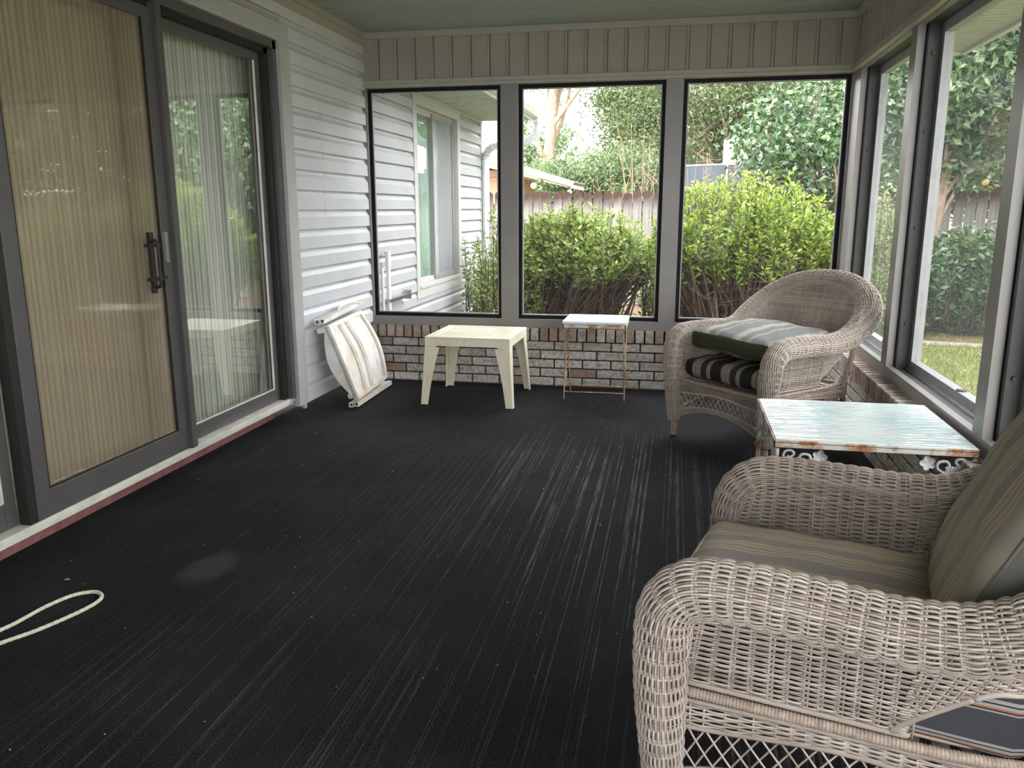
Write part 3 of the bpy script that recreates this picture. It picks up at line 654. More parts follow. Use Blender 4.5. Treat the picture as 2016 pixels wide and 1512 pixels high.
# rim path (right half, local +x), front is -y
HALF = [(.330, -.345, .105, .034), (.333, -.352, .20, .040), (.338, -.358, .33, .048), (.345, -.358, .45, .052), (.350, -.347, .540, .054), (.354, -.302, .590, .054), (.357, -.22, .604, .054),
        (.360, -.08, .602, .054), (.365, .06, .597, .054), (.372, .18, .613, .056), (.382, .29, .668, .062), (.362, .390, .735, .064), (.292, .465, .805, .066), (.16, .515, .860, .067), (0, .530, .878, .067)]
ctrl = np.array(HALF + [(-x, y, z, r) for x, y, z, r in HALF[-2::-1]])
_tmp = smooth_path(ctrl, 16)
RP, RR = _tmp[:, :3], _tmp[:, 3]
_tg = np.gradient(RP, axis=0); _tg /= np.linalg.norm(_tg, axis=1)[:, None]
NU = len(RP); us = np.linspace(0, len(ctrl)-1, NU)
O = np.zeros_like(RP)
for i in range(NU):
    u = us[i]; c = len(HALF)-1; d = min(u, 2*c-u); side = 1 if u <= c else -1
    a = ease((d-8.3)/(c-8.3))*PI/2                       # outward turns from +x to +y round the back
    o_ = np.array([side*math.cos(a), math.sin(a), 0.0]); o_ -= _tg[i]*(o_@_tg[i]); O[i] = o_/np.linalg.norm(o_)
E2 = np.cross(O, _tg)
for i in range(NU):
    # normal points up on the arm, forward on the post
    u = us[i]; 
    if E2[i][2] < 0 and 5 < min(u, len(ctrl)-1-u): E2[i] *= -1
for i in range(NU):
    d = min(us[i], len(ctrl)-1-us[i])
    if d <= 5 and (E2[i][1] > 0 if d < 4 else E2[i][2] < 0): E2[i] *= -1
ARC = np.concatenate([[0], np.cumsum(np.linalg.norm(np.diff(RP, axis=0), axis=1))])
PITCH = .031
def roll_pt(i, phi):
    n = O[i]*math.cos(phi)+E2[i]*math.sin(phi); return RP[i]+RR[i]*n, n
def roll_rows(i0, i1, nrow=54, a0=200, a1=-100):
    rows = []
    for k in range(nrow):
        phi = math.radians(a0+(a1-a0)*k/(nrow-1)); pn = [roll_pt(i, phi) for i in range(i0, i1)]
        rows.append((np.array([p for p, _ in pn]), np.array([n for _, n in pn]), ARC[i0:i1]/PITCH+k))
    return rows
def roll_stakes(mb, i0, i1):
    s = math.ceil(ARC[i0]/PITCH)*PITCH
    while s < ARC[i1-1]:
        i = int(np.searchsorted(ARC, s))
        for dd in (-.004, .004):
            P = [roll_pt(i, math.radians(a))[0] + _tg[i]*dd for a in np.linspace(200, -95, 22)]
            mb.tube(P, .0021, 5)
        s += PITCH
# wall below the roll
ZR = .362
def bottom_pt(i):
    d = min(us[i], len(ctrl)-1-us[i]); side = 1 if us[i] <= (len(ctrl)-1)/2 else -1
    P = RP[i].copy(); P[1] -= .045*(1-float(ease((d-4.45)/2.2))); x = .300 if d < 8 else .300+.0*(d-8); y = P[1]
    t = ease((d-8.3)/(len(HALF)-1-8.3)); A = t*PI/2
    if d > 8.3: x = .300*math.cos(A)**.55 if math.cos(A) > 1e-6 else 0; y = .06+.235*math.sin(A)**.8
    return np.array([side*x, y, ZR])
I_BEND0 = int(np.searchsorted(us, 4.45)); I_BEND1 = NU-I_BEND0
WT = np.array([roll_pt(i, math.radians(196))[0] for i in range(NU)]); WB = np.array([bottom_pt(i) for i in range(NU)])
def znotch(i):
    d = min(us[i], len(ctrl)-1-us[i]); return ZR+.13*float(ease((d-8.1)/2.0))
def wall_pt(i, z):
    k = (z-ZR)/(WT[i][2]-ZR); p = WB[i]+(WT[i]-WB[i])*k
    bow = .012*math.sin(PI*min(max(k, 0), 1)); n = O[i]*1.0; n = n-np.array([0, 0, n[2]]); n /= np.linalg.norm(n); return p+n*bow, n
def wall_rows(i0, i1, step=.0058):
    rows = []; z = ZR+.004; k = 0
    zmax = max(WT[i][2] for i in range(i0, i1))
    while z < zmax:
        run = []
        for i in list(range(i0, i1))+[None]:
            ok = i is not None and z <= WT[i][2]-.001 and z >= znotch(i)
            if ok: run.append(i)
            elif run:
                if len(run) > 3:
                    pn = [wall_pt(j, z) for j in run]; rows.append((np.array([p for p, _ in pn]), np.array([n for _, n in pn]), ARC[run[0]:run[-1]+1]/PITCH+k))
                run = []
        z += step; k += 1
    return rows
def wall_stakes(mb, i0, i1):
    s = math.ceil(ARC[i0]/PITCH)*PITCH
    while s < ARC[i1-1]:
        i = int(np.searchsorted(ARC, s)); zb = znotch(i)-.004
        for dd in (-.004, .004):
            mb.tube([wall_pt(i, z)[0]+_tg[i]*dd for z in np.linspace(zb, WT[i][2], 10)], .0021, 5)
        s += PITCH
    # braided lower edge
    P = [wall_pt(i, znotch(i)+.001)[0] for i in range(i0, i1)]; mb.tube(P, .0062, 7)
def band(mb, A, B, n0, n1, nrow, pitch=.034, out=None):
    """woven band between curve A (top) and B (bottom)"""
    rows = []
    for k in range(nrow):
        P = A+(B-A)*(k/(nrow-1)); N = np.tile(out, (len(P), 1)); rows.append((P, N))
    strand_rows(mb, rows, .0031, .0024, pitch, .0026)
    L = np.linalg.norm(A[-1]-A[0]); m = int(L/pitch)
    for j in range(m+1):
        i = int(j/m*(len(A)-1))
        mb.tube([A[i], B[i]], .0024, 5)
    mb.tube(A, .0052, 6); mb.tube(B, .0055, 6)
def wrapped_pole(mb, P, rad):
    P = smooth_path(P, 8); s = np.concatenate([[0], np.cumsum(np.linalg.norm(np.diff(P, axis=0), axis=1))]); L = s[-1]; m = int(L/.0022); ss = np.linspace(0, L, m)
    Q = np.stack([np.interp(ss, s, P[:, i]) for i in range(3)], 1); r0 = np.interp(ss, s, np.linspace(rad[0], rad[1], len(s)))
    mb.tube(Q, r0*(1+.11*np.sin(ss/.0066*2*PI)), 10)

def make_chair(name, loc, rz):
    root = empty(name, loc, rz)
    c = (NU-1)//2; iB0 = int(np.searchsorted(us, 9.6)); iB1 = NU-1-iB0
    for (a, b, w0, w1, nm) in ((0, iB0+1, I_BEND0, iB0+1, 'armrest'), (iB1, NU, iB1, NU-I_BEND0, 'armrest'), (iB0, iB1+1, iB0, iB1+1, 'backrest')):
        g = MB(); rr = roll_rows(a, b)
        strand_rows(g, rr, .0030, .0024, PITCH, .0034); roll_stakes(g, a, b)
        strand_rows(g, wall_rows(w0, w1), .0028, .0022, PITCH, .0032); wall_stakes(g, w0, w1)
        g.build(nm, 'wicker', root, True)
    # seat rail and slatted seat deck
    g = MB(); x0, x1 = .305, .275
    wrapped_pole(g, [(x0, -.345, .345), (x0, -.1, .345), (.30, .15, .345), (x1, .30, .345)], (.0108, .0108)); wrapped_pole(g, [(-x0, -.345, .345), (-x0, -.1, .345), (-.30, .15, .345), (-x1, .30, .345)], (.0108, .0108))
    wrapped_pole(g, [(x0, -.350, .345), (0, -.358, .345), (-x0, -.350, .345)], (.0125, .0125)); wrapped_pole(g, [(x1, .30, .345), (0, .31, .345), (-x1, .30, .345)], (.0108, .0108))
    g.build('seat_rail', 'wicker_wrap', root, True)
    g = MB()
    for y in np.arange(-.32, .30, .05): g.box(-.29, .29, y, y+.03, .333, .341)
    g.build('seat_deck', 'wicker_wrap', root)
    # legs
    for sx in (1, -1):
        g = MB(); wrapped_pole(g, [(sx*.332, -.348, .0), (sx*.330, -.346, .06), (sx*.330, -.343, .16), (sx*.333, -.345, .30)], (.0165, .022)); 
        g.tube([(sx*.332, -.348, 0), (sx*.332, -.348, .012)], .018, 10, mi=1); g.build('leg', ['wicker_wrap', 'door_dark'], root, True)
        g = MB(); wrapped_pole(g, [(sx*.325, .375, .0), (sx*.300, .335, .18), (sx*.292, .318, .345), (sx*.312, .345, .50), (sx*.330, .36, .64)], (.017, .015)); g.build('leg', 'wicker_wrap', root, True)
    # aprons with lattice and arched lower band
    def apron(p0, p1, out):
        p0 = np.array(p0, float); p1 = np.array(p1, float); out = np.array(out, float); n = 48; t = np.linspace(0, 1, n); C = p0+(p1-p0)*t[:, None]
        arch = np.sin(PI*t)
        up = lambda z: C+np.stack([0*t, 0*t, z+0*t], 1)
        g = MB(); hb = .285-.012*np.cos(2*PI*t)
        band(g, up(.332), up(hb), 0, 1, 9, .032, out)
        zt = .165+.055*arch**.8; zl = .115+.085*arch**.8
        band(g, up(zt), up(zl), 0, 1, 9, .032, out)
        # diamond lattice
        A, B = up(hb), up(zt); step = 2.6
        for fam in (-1, 1):
            for k in np.arange(-6, n+6, step):
                a, b = k, k+fam*4.2
                if not (0 <= a <= n-1 or 0 <= b <= n-1): continue
                tt = np.linspace(0, 1, 7); ii = a+(b-a)*tt; ok = (ii >= 0) & (ii <= n-1)
                if ok.sum() < 2: continue
                P = [np.array([np.interp(i, range(n), A[:, q]) for q in range(3)])*(1-s)+np.array([np.interp(i, range(n), B[:, q]) for q in range(3)])*s + out*fam*.0015 for i, s in zip(ii[ok], tt[ok])]
                g.tube(P, .0023, 5)
        g.build('apron', 'wicker', root, True)
    apron((-.315, -.352, 0), (.315, -.352, 0), (0, -1, 0)); apron((.316, -.33, 0), (.296, .315, 0), (1, 0, 0)); apron((-.316, -.33, 0), (-.296, .315, 0), (-1, 0, 0)); apron((-.285, .325, 0), (.285, .325, 0), (0, 1, 0))
    return root
def rbox(a, b, c, r, n=16, puff=.02, crown=0):
    """rounded box cushion as numpy verts/quads, half sizes a, b, c"""
    V = []; F = []; 
    def face(fn):
        base = len(V)
        for i in range(n+1):
            for j in range(n+1): V.append(fn(-1+2*i/n, -1+2*j/n))
        for i in range(n):
            for j in range(n): F.append((base+i*(n+1)+j, base+(i+1)*(n+1)+j, base+(i+1)*(n+1)+j+1, base+i*(n+1)+j+1))
    face(lambda u, v: (u, v, 1)); face(lambda u, v: (v, u, -1)); face(lambda u, v: (1, u, v)); face(lambda u, v: (-1, v, u)); face(lambda u, v: (v, 1, u)); face(lambda u, v: (u, -1, v))
    out = []
    for p in V:
        q = np.array([np.sign(p[0])*abs(p[0])**.8*a, np.sign(p[1])*abs(p[1])**.8*b, p[2]*c]); inn = np.array([a-r, b-r, c-r]); cl = np.clip(q, -inn, inn); d = q-cl; L = np.linalg.norm(d)
        if L > 1e-9: q = cl+d/L*r
        q[2] += puff*(1-(q[0]/a)**2)*(1-(q[1]/b)**2)*(1 if q[2] > 0 else -1)*min(1, abs(q[2])/c)
        bul = (1-(q[2]/c)**2) if abs(q[2]) < c else 0
        out.append(q)
    return np.array(out), F
def cushion(name, a, b, c, r, mats, label, cat, M4, puff=.02, group=None, bend=None, side_mat=1, side_z=.35, bottom=False, front=False):
    V, F = rbox(a, b, c, r, puff=puff)
    t = empty(name); t.matrix_world = M4; tag(t, label, cat, group)
    V = V + .0035*np.sin(V[:, [1]]*37+V[:, [0]]*23)*np.array([[.3, .3, 1]])
    if bend is not None: V = bend(V)
    g = MB(); Fa = np.array(F); cen = V[Fa].mean(1); mi = np.zeros(len(Fa), int)
    if side_mat:
        nr = np.cross(V[Fa[:, 1]]-V[Fa[:, 0]], V[Fa[:, 2]]-V[Fa[:, 0]]); nr /= np.linalg.norm(nr, axis=1)[:, None]+1e-9
        mi = np.where(np.arange(len(Fa)) >= 16*16*2, side_mat, 0)
        if front: mi[16*16*5:] = 0
        if bottom: mi = np.where(np.arange(len(Fa)) >= 16*16, side_mat, 0)
    g.add(V, Fa, .5); g.MI[-1] = mi
    g.build('cover', mats, t, True)
    for s in (1, -1):
        P = []
        for k in range(64):
            an = 2*PI*k/64; ca, sa = math.cos(an), math.sin(an); ex = .28
            q = np.array([(a-.006)*np.sign(ca)*abs(ca)**ex, (b-.006)*np.sign(sa)*abs(sa)**ex, 0])
            rx = min(1, 1.0); P.append((q[0]*.985, q[1]*.985, s*(c-r*.35)))
        P = np.array(P)
        if bend is not None: P = bend(P)
        gg = MB(); gg.tube(P, .0042, 6, closed=True); gg.build('piping', mats[-1], t, True)
    return t
chair1 = make_chair('wicker_armchair', (2.735, 1.735, 0), math.radians(-104.5))
tag(chair1, 'taupe wicker armchair in the right foreground with faded olive striped cushions', 'armchair', 'wicker armchairs')
def copy_tree(o, parent=None):
    c = o.copy(); COL.objects.link(c); c.parent = parent
    for ch in o.children: copy_tree(ch, c)
    return c
chair2 = copy_tree(chair1); chair2.location = (2.80, 4.67, 0); chair2.rotation_euler = (0, 0, math.radians(-46))
chair2['label'] = 'taupe wicker armchair in the far right corner holding two stacked striped cushions'
def on_chair(ch, loc, rx=0, ry=0, rz=0):
    base = Matrix.Translation(Vector(ch.location)) @ Matrix.Rotation(ch.rotation_euler.z, 4, 'Z')
    return base @ Matrix.Translation(Vector(loc)) @ Matrix.Rotation(rz, 4, 'Z') @ Matrix.Rotation(ry, 4, 'Y') @ Matrix.Rotation(rx, 4, 'X')
cushion('seat_cushion', .275, .30, .052, .045, ['cush_dark', 'cush_dark', 'cush_dark'], 'charcoal and taupe striped cushion in the seat of the far wicker chair', 'cushion', on_chair(chair2, (0, -.055, .425)), .014, side_mat=0)
cushion('loose_cushion', .265, .29, .052, .040, ['cush_mid', 'olive_side', 'olive_piping'], 'grey striped cushion with olive edging lying on top of another cushion', 'cushion', on_chair(chair2, (0, -.035, .590), rx=math.radians(2), ry=math.radians(3), rz=math.radians(4)), .030)
cushion('seat_cushion', .285, .345, .078, .045, ['cush_olive', 'cush_under', 'cush_olive'], 'faded olive striped seat cushion on the near wicker chair', 'cushion', on_chair(chair1, (0, -.055, .420), rx=math.radians(-1)), .020, bottom=False, front=True)
cushion('back_cushion', .272, .30, .055, .046, ['cush_olive', 'cush_plain', 'cush_plain'], 'faded olive striped back cushion leaning in the near wicker chair', 'cushion', on_chair(chair1, (0, .275, .755), rx=math.radians(66)), .030)

# ------------------------------------------------------------------ glass topped side table
t = empty('patio_table', (3.020, 3.322, 0)); tag(t, 'low square table with frosted glass top and rusty white metal frame', 'table')
hx, hy, zt = .345, .338, .470
g = MB(); g.box(-hx+.006, hx-.006, -hy+.006, hy-.006, zt-.003, zt+.006); bevel(g.build('glass_top', 'frost', t), .002)['label'] = 'rippled aqua white frosted glass'
g = MB()
for s in (-1, 1):
    g.box(-hx, hx, s*hy-(.006 if s > 0 else 0), s*hy+(.006 if s < 0 else 0), zt-.024, zt+.003); g.box(s*hx-(.006 if s > 0 else 0), s*hx+(.006 if s < 0 else 0), -hy, hy, zt-.024, zt+.003)
    g.box(-hx, hx, s*hy-(.022 if s > 0 else 0), s*hy+(.022 if s < 0 else 0), zt-.008, zt-.003); g.box(s*hx-(.022 if s > 0 else 0), s*hx+(.022 if s < 0 else 0), -hy, hy, zt-.008, zt-.003)
bevel(g.build('frame', 'rust_white', t), .0015, 1)['label'] = 'rusted white angle iron frame'
def leaf_shape(g, c, ax, az, size, th=.006):
    """lobed cast leaf in the plane spanned by ax and az"""
    pts = []; c = np.array(c); ax = np.array(ax, float); az = np.array(az, float)
    for k in range(30):
        a = 2*PI*k/30; r = size*(.62+.30*abs(math.cos(2.5*a))+.10*math.cos(a)); pts.append(c+ax*r*math.cos(a)+az*r*math.sin(a))
    nrm = np.cross(ax, az)*th; v = [p+nrm*.4 for p in pts]+[p-nrm*.4 for p in pts]+[c+nrm*1.2, c-nrm*1.2]; n = 30
    f = [(i, (i+1) % n, n+(i+1) % n, n+i) for i in range(n)]+[(i, (i+1) % n, 2*n) for i in range(n)]+[(n+(i+1) % n, n+i, 2*n+1) for i in range(n)]
    g.add(v, f)
for sx in (-1, 1):
    for sy in (-1, 1):
        g = MB(); X, Y = sx*(hx-.012), sy*(hy-.012)
        g.tube(smooth_path([(X, Y, zt-.03), (X, Y, .36), (X-sx*.004, Y-sy*.004, .22), (X, Y, .10), (X+sx*.008, Y+sy*.008, 0)], 5), [.0095]*21, 10)
        for z in (.39, .33, .27): g.ball((X, Y, z), .014, 6, sq=(1, 1, 1.4))
        leg = g.build('leg', 'rust_white', t, True)
        b = MB()
        for ax in ((-sx, 0, 0), (0, -sy, 0)):
            A = np.array(ax, float); Z = np.array((0, 0, 1.0)); o3 = np.array((X, Y, zt-.03))
            def at(u, w): return o3+A*u+Z*w
            b.tube(smooth_path([at(.0, -.16), at(.02, -.11), at(.05, -.075), at(.09, -.062), at(.118, -.045), at(.115, -.022), at(.09, -.018), at(.08, -.034), at(.092, -.043)], 6), .0055, 7)
            b.tube(smooth_path([at(.005, -.10), at(.03, -.05), at(.06, -.02), at(.05, -.006), at(.03, -.010), at(.024, -.028), at(.036, -.036), at(.043, -.026)], 6), .0048, 7)
            b.tube(smooth_path([at(.06, -.07), at(.075, -.10), at(.06, -.12), at(.04, -.11)], 5), .0045, 7)
            leaf_shape(b, at(.148, -.026), A, Z, .030); leaf_shape(b, at(.095, -.095), A, Z, .026); leaf_shape(b, at(.016, -.135), A, Z, .022)
            for k in range(13): b.ball(at(.048+.011*(k % 4)+.004*(k//4), -.040-.009*(k//4)), .0068, 5)
        b.build('grape_bracket', 'cast_white', leg, True)['label'] = 'cast grape leaf corner bracket'

# ------------------------------------------------------------------ cream resin side table
t = empty('resin_side_table', (.958, 5.455, 0), math.radians(-1.0)); tag(t, 'yellowed cream plastic side table with slatted top', 'table')
hx, hy, zt = .292, .285, .462
g = MB()
rim = .062
g.box(-hx, hx, -hy, -hy+rim, zt-.012, zt); g.box(-hx, hx, hy-rim, hy, zt-.012, zt); g.box(-hx, -hx+rim, -hy+rim, hy-rim, zt-.012, zt); g.box(hx-rim, hx, -hy+rim, hy-rim, zt-.012, zt)
n = 9; w = (2*hy-2*rim)/n
for k in range(n): y0 = -hy+rim+k*w; g.box(-hx+rim, hx-rim, y0+.003, y0+w-.003, zt-.012, zt-.002)
bevel(g.build('table_top', 'resin_yellow', t), .0035, 2)
g = MB()
for s in (-1, 1):
    # arched skirt polygons
    def skirt(h): return [(-h, zt-.004), (h, zt-.004), (h, zt-.10), (h-.05, zt-.088), (h-.085, zt-.062), (-h+.085, zt-.062), (-h+.05, zt-.088), (-h, zt-.10)]
    a, b = sorted((s*hy, s*(hy-.007))); g.prism([(x, z) for x, z in skirt(hx)], a, b, 'y'); a, b = sorted((s*hx, s*(hx-.007))); g.prism([(x, z) for x, z in skirt(hy)], a, b, 'x')
bevel(g.build('skirt', 'resin_yellow', t), .002, 1)
for sx in (-1, 1):
    for sy in (-1, 1):
        g = MB(); V = []
        N = 8
        for k in range(N+1):
            u = k/N; z = (zt-.07)*(1-u); wd_ = .085*(1-u)**2*.35+.072-.022*u; X, Y = sx*(hx+.028*u), sy*(hy+.028*u); th = .006
            # L-shaped section with rounded outer corner
            sec = [(0, 0), (-wd_, 0), (-wd_, -th), (-th, -th), (-th, -wd_), (0, -wd_)]
            V += [(X+sx*a, Y+sy*b, z) for a, b in sec]
        F = []
        for k in range(N):
            for j in range(6): q = (k*6+j, k*6+(j+1) % 6, (k+1)*6+(j+1) % 6, (k+1)*6+j); F.append(q if sx*sy > 0 else q[::-1])
        F.append(tuple(range(6))[::-1]); F.append(tuple(range(N*6, N*6+6)))
        g.add(V, F); bevel(g.build('leg', 'resin_yellow', t), .002, 1)

# ------------------------------------------------------------------ white folding tray stand
t = empty('tray_stand', (1.775, 5.60, 0)); tag(t, 'small white topped tray stand on thin rusty wire legs', 'stand')
g = MB(); hx, hy, zt = .215, .19, .560
g.box(-hx, hx, -hy-.02, hy-.02, zt-.020, zt); bevel(g.build('tray_top', 'tray_white', t), .006, 3)
g = MB(); frame_rect(g, -hx+.004, hx-.004, 0, 1, .01, 0, 1) if False else None
g.box(-hx+.004, hx-.004, -hy-.012, -hy+.0, zt-.045, zt-.02); g.box(-hx+.004, hx-.004, hy-.04, hy-.03, zt-.045, zt-.02); g.box(-hx+.002, -hx+.012, -hy-.012, hy-.03, zt-.045, zt-.02); g.box(hx-.012, hx-.002, -hy-.012, hy-.03, zt-.045, zt-.02)
g.build('apron_rail', 'rust_white', t)
for fr, to, zc in ((-.125, -.05, .055), (.125, -.14, .055)):
    g = MB(); xo = hx-.008 if fr < 0 else hx-.022
    P = [(-xo, fr, 0), (-xo, fr+(to-fr)*.5, zt*.48), (-xo, to, zt-.03)]
    g.tube(smooth_path(P, 5), .0048, 8); g.tube(smooth_path([(-p[0], p[1], p[2]) for p in P], 5), .0048, 8)
    yy = fr+(to-fr)*zc/zt; g.tube([(-xo, yy, zc), (xo, yy, zc)], .0042, 8); g.tube([(-xo, to, zt-.03), (xo, to, zt-.03)], .0042, 8)
    g.build('wire_leg_frame', 'rust_wire', t, True)
g = MB(); g.tube([(-hx+.012, -.09, .26), (-hx+.015, -.085, .12)], .007, 7); g.build('hinge_strap', 'rust_wire', t)

# ------------------------------------------------------------------ folded white resin chair leaning on the siding
t = empty('folded_deck_chair', (.22, 5.25, 0)); tag(t, 'dirty white folded plastic chair leaning against the siding', 'chair')
B0 = np.array([.245, 4.91, .034]); B1 = np.array([.225, 5.62, .034]); T0 = np.array([.095, 4.775, .600]); T1 = np.array([.060, 5.55, .640])
loc = np.array(t.location)
def sq_tube(g, a, b, off, w=.030):
    a = np.array(a)+off-loc; b = np.array(b)+off-loc; d = (b-a)/np.linalg.norm(b-a); u = np.cross(d, (0, 0, 1)); u /= np.linalg.norm(u); v = np.cross(u, d)
    # hollow square: four walls
    for s1, s2, e1, e2 in ((-1, -.72, -1, 1), (.72, 1, -1, 1), (-.72, .72, -1, -.72), (-.72, .72, .72, 1)):
        c = [a+u*w/2*p+v*w/2*q for p in (s1, s2) for q in (e1, e2)]; e = [b+u*w/2*p+v*w/2*q for p in (s1, s2) for q in (e1, e2)]
        g.add(c+e, [(0, 1, 3, 2), (4, 6, 7, 5), (0, 4, 5, 1), (1, 5, 7, 3), (3, 7, 6, 2), (2, 6, 4, 0)], mi=0)
    c = [a+d*.03+u*w/2*.72*p+v*w/2*.72*q for p, q in ((-1, -1), (1, -1), (1, 1), (-1, 1))]; g.add(c, [(0, 1, 2, 3)], mi=1)
xd = np.array([.036, 0, .006])
for a, b, nm in ((B0, B1, 'lower_rail'), (T0, T1, 'upper_rail')):
    g = MB(); sq_tube(g, a, b, xd*.5); sq_tube(g, a, b, -xd*.5); g.build(nm, ['resin_white', 'hole'], t)
# seat panel: dished sheet with rim between the rails
q0, q1, q2, q3 = B0+(B1-B0)*.03+(.02, 0, .03), B0+(B1-B0)*.86+(.02, 0, .055), T0+(T1-T0)*.80+(.045, 0, -.035), T0+(T1-T0)*.05+(.03, 0, -.03)
nrm = np.cross(q1-q0, q3-q0); nrm /= np.linalg.norm(nrm)
if nrm[0] < 0: nrm = -nrm
def panel_pt(u, v, h=0):
    p = (q0*(1-u)+q1*u)*(1-v)+(q3*(1-u)+q2*u)*v; return p+nrm*(h+.034*math.sin(PI*v)*(u*.9+.1))-loc+(q1-q0)*.05*math.sin(PI*v)*u
def sheet(g, f, u0, u1, v0, v1, h0, h1, n=10, m=14, mi=0):
    for h, fl in ((h1, 0), (h0, 1)):
        V = [f(u0+(u1-u0)*i/n, v0+(v1-v0)*j/m, h) for i in range(n+1) for j in range(m+1)]
        F = [(i*(m+1)+j, (i+1)*(m+1)+j, (i+1)*(m+1)+j+1, i*(m+1)+j+1) for i in range(n) for j in range(m)]
        g.add(V, [q[::-1] if fl else q for q in F], .5, mi)
    for u in (u0, u1):
        V = [f(u, v0+(v1-v0)*j/m, h) for j in range(m+1) for h in (h0, h1)]; g.add(V, [(2*j, 2*j+1, 2*j+3, 2*j+2) for j in range(m)], .5, mi)
    for v in (v0, v1):
        V = [f(u0+(u1-u0)*i/n, v, h) for i in range(n+1) for h in (h0, h1)]; g.add(V, [(2*j, 2*j+1, 2*j+3, 2*j+2) for j in range(n)], .5, mi)
g = MB(); sheet(g, panel_pt, 0, 1, 0, 1, -.006, 0)
g.build('seat_panel', 'resin_white', t, True)
g = MB()
for a, b, c, d in ((0, .07, 0, 1), (.95, 1, 0, 1), (.07, .95, 0, .05), (.07, .95, .95, 1)): sheet(g, panel_pt, a, b, c, d, -.02, .016)
g.build('panel_rim', 'resin_white', t)
for k in (.27, .47):
    g = MB(); g.tube([panel_pt(k+.06*math.sin(PI*v), v, .006) for v in np.linspace(.05, .95, 16)], .009, 8); g.tube([panel_pt(k+.045+.06*math.sin(PI*v), v, .006) for v in np.linspace(.05, .95, 16)], .006, 8); g.build('seat_rib', 'resin_white', t, True)
g = MB()   # curved web on the wall side
poly = [panel_pt(0, v, -.004) for v in np.linspace(0.02, .98, 14)]; back = [panel_pt(0, v, -.010-.085*math.sin(PI*v)) for v in np.linspace(.98, .02, 14)]
P = poly+back; off = (q1-q0)/np.linalg.norm(q1-q0)*.012; n = len(P)
g.add(P+[p+off for p in P], [(i, (i+1) % n, n+(i+1) % n, n+i) for i in range(n)]+[(i, i+1, n-2-i, n-1-i) for i in range(13)]+[(n+i+1, n+i, n+n-1-i, n+n-2-i) for i in range(13)])
g.build('side_web', 'resin_white', t)
for q, s in ((q0, 1), (q3, -1)): g = MB(); c = q-loc+np.array([-.02, .015, s*.03]); g.tube([c+nrm*-.045, c+nrm*.0], [.018, .022], 10); g.build('hinge_knob', 'resin_white', t)
g = MB(); g.tube(smooth_path([T0-loc+(.0, .30, .032), T0-loc+(-.01, .36, .055), T0-loc+(-.01, .52, .065), T0-loc+(0, .62, .055), T0-loc+(0, .68, .04)], 6), .008, 8); g.build('handle_loop', 'resin_white', t, True)

# ------------------------------------------------------------------ rope and litter on the carpet
P = smooth_path([(.10, 1.60, .006), (.19, 1.80, .006), (.262, 1.985, .006), (.275, 2.06, .006), (.285, 2.14, .006), (.315, 2.225, .006), (.368, 2.262, .006), (.412, 2.245, .006), (.430, 2.20, .006), (.418, 2.12, .006), (.375, 2.0, .006), (.32, 1.90, .006), (.26, 1.75, .006), (.20, 1.60, .006)], 14)
g = MB(); s = np.arange(len(P)); g.tube(P, .0065*(1+.10*np.sin(s*2.4)), 8); tag(g.build('rope', 'rope', smooth=True), 'cream rope loop lying on the black carpet', 'rope')
g = MB()
for k in range(170):
    x, y = random.uniform(0, 3.1), random.uniform(.9, 5.6); sz = random.uniform(.0006, .0014)*(1.9 if random.random() < .08 else 1)
    a = random.random()*PI; g.box(-sz*1.6, sz*1.6, -sz*.6, sz*.6, .0005, .0025, M4=Matrix.Translation((x, y, 0)) @ Matrix.Rotation(a, 4, 'Z'))
tag(g.build('carpet_lint', 'lint'), 'tiny pale crumbs and lint scattered over the black carpet', 'lint', kind='stuff')
for (x, y, lab, mt, sx) in ((.205, 2.33, 'small pale curled leaf on the carpet above the rope', 'lint', .016), (.285, 2.31, 'small brown leaf on the carpet beside a pale one', 'leaf_brown', .013), (1.78, 5.48, 'tan dry leaf on the carpet under the tray stand', 'leaf_brown', .02)):
    g = MB(); g.add([(x-sx, y, .003), (x, y-sx*.35, .006), (x+sx, y+.003, .004), (x, y+sx*.4, .008), (x, y, .001)], [(0, 1, 2, 3), (0, 3, 2, 4), (0, 4, 2, 1)], .4); tag(g.build('dry_leaf', mt), lab, 'leaf')

# ------------------------------------------------------------------ planting
def leaves(g, C, Dr, size, shape=.42, r=None, fold=.25):
    """C centres (n,3), Dr directions (n,3): one folded rhombic leaf each"""
    n = len(C); Dr = Dr/(np.linalg.norm(Dr, axis=1)[:, None]+1e-9); sz = size*RNG.uniform(.65, 1.25, n)[:, None]
    X = np.cross(Dr, RNG.normal(0, 1, (n, 3))); X /= np.linalg.norm(X, axis=1)[:, None]+1e-9; Z = np.cross(X, Dr)
    a = C; b = C+Dr*sz*.45+X*sz*shape*.5+Z*sz*fold*.3; c = C+Dr*sz; d = C+Dr*sz*.45-X*sz*shape*.5+Z*sz*fold*.3
    V = np.stack([a, b, c, d], 1).reshape(-1, 3); i = np.arange(n)*4
    F = np.concatenate([np.stack([i, i+1, i+2], 1), np.stack([i, i+2, i+3], 1)]); rr = RNG.random(n) if r is None else r
    g.add(V, F, np.concatenate([rr, rr]))
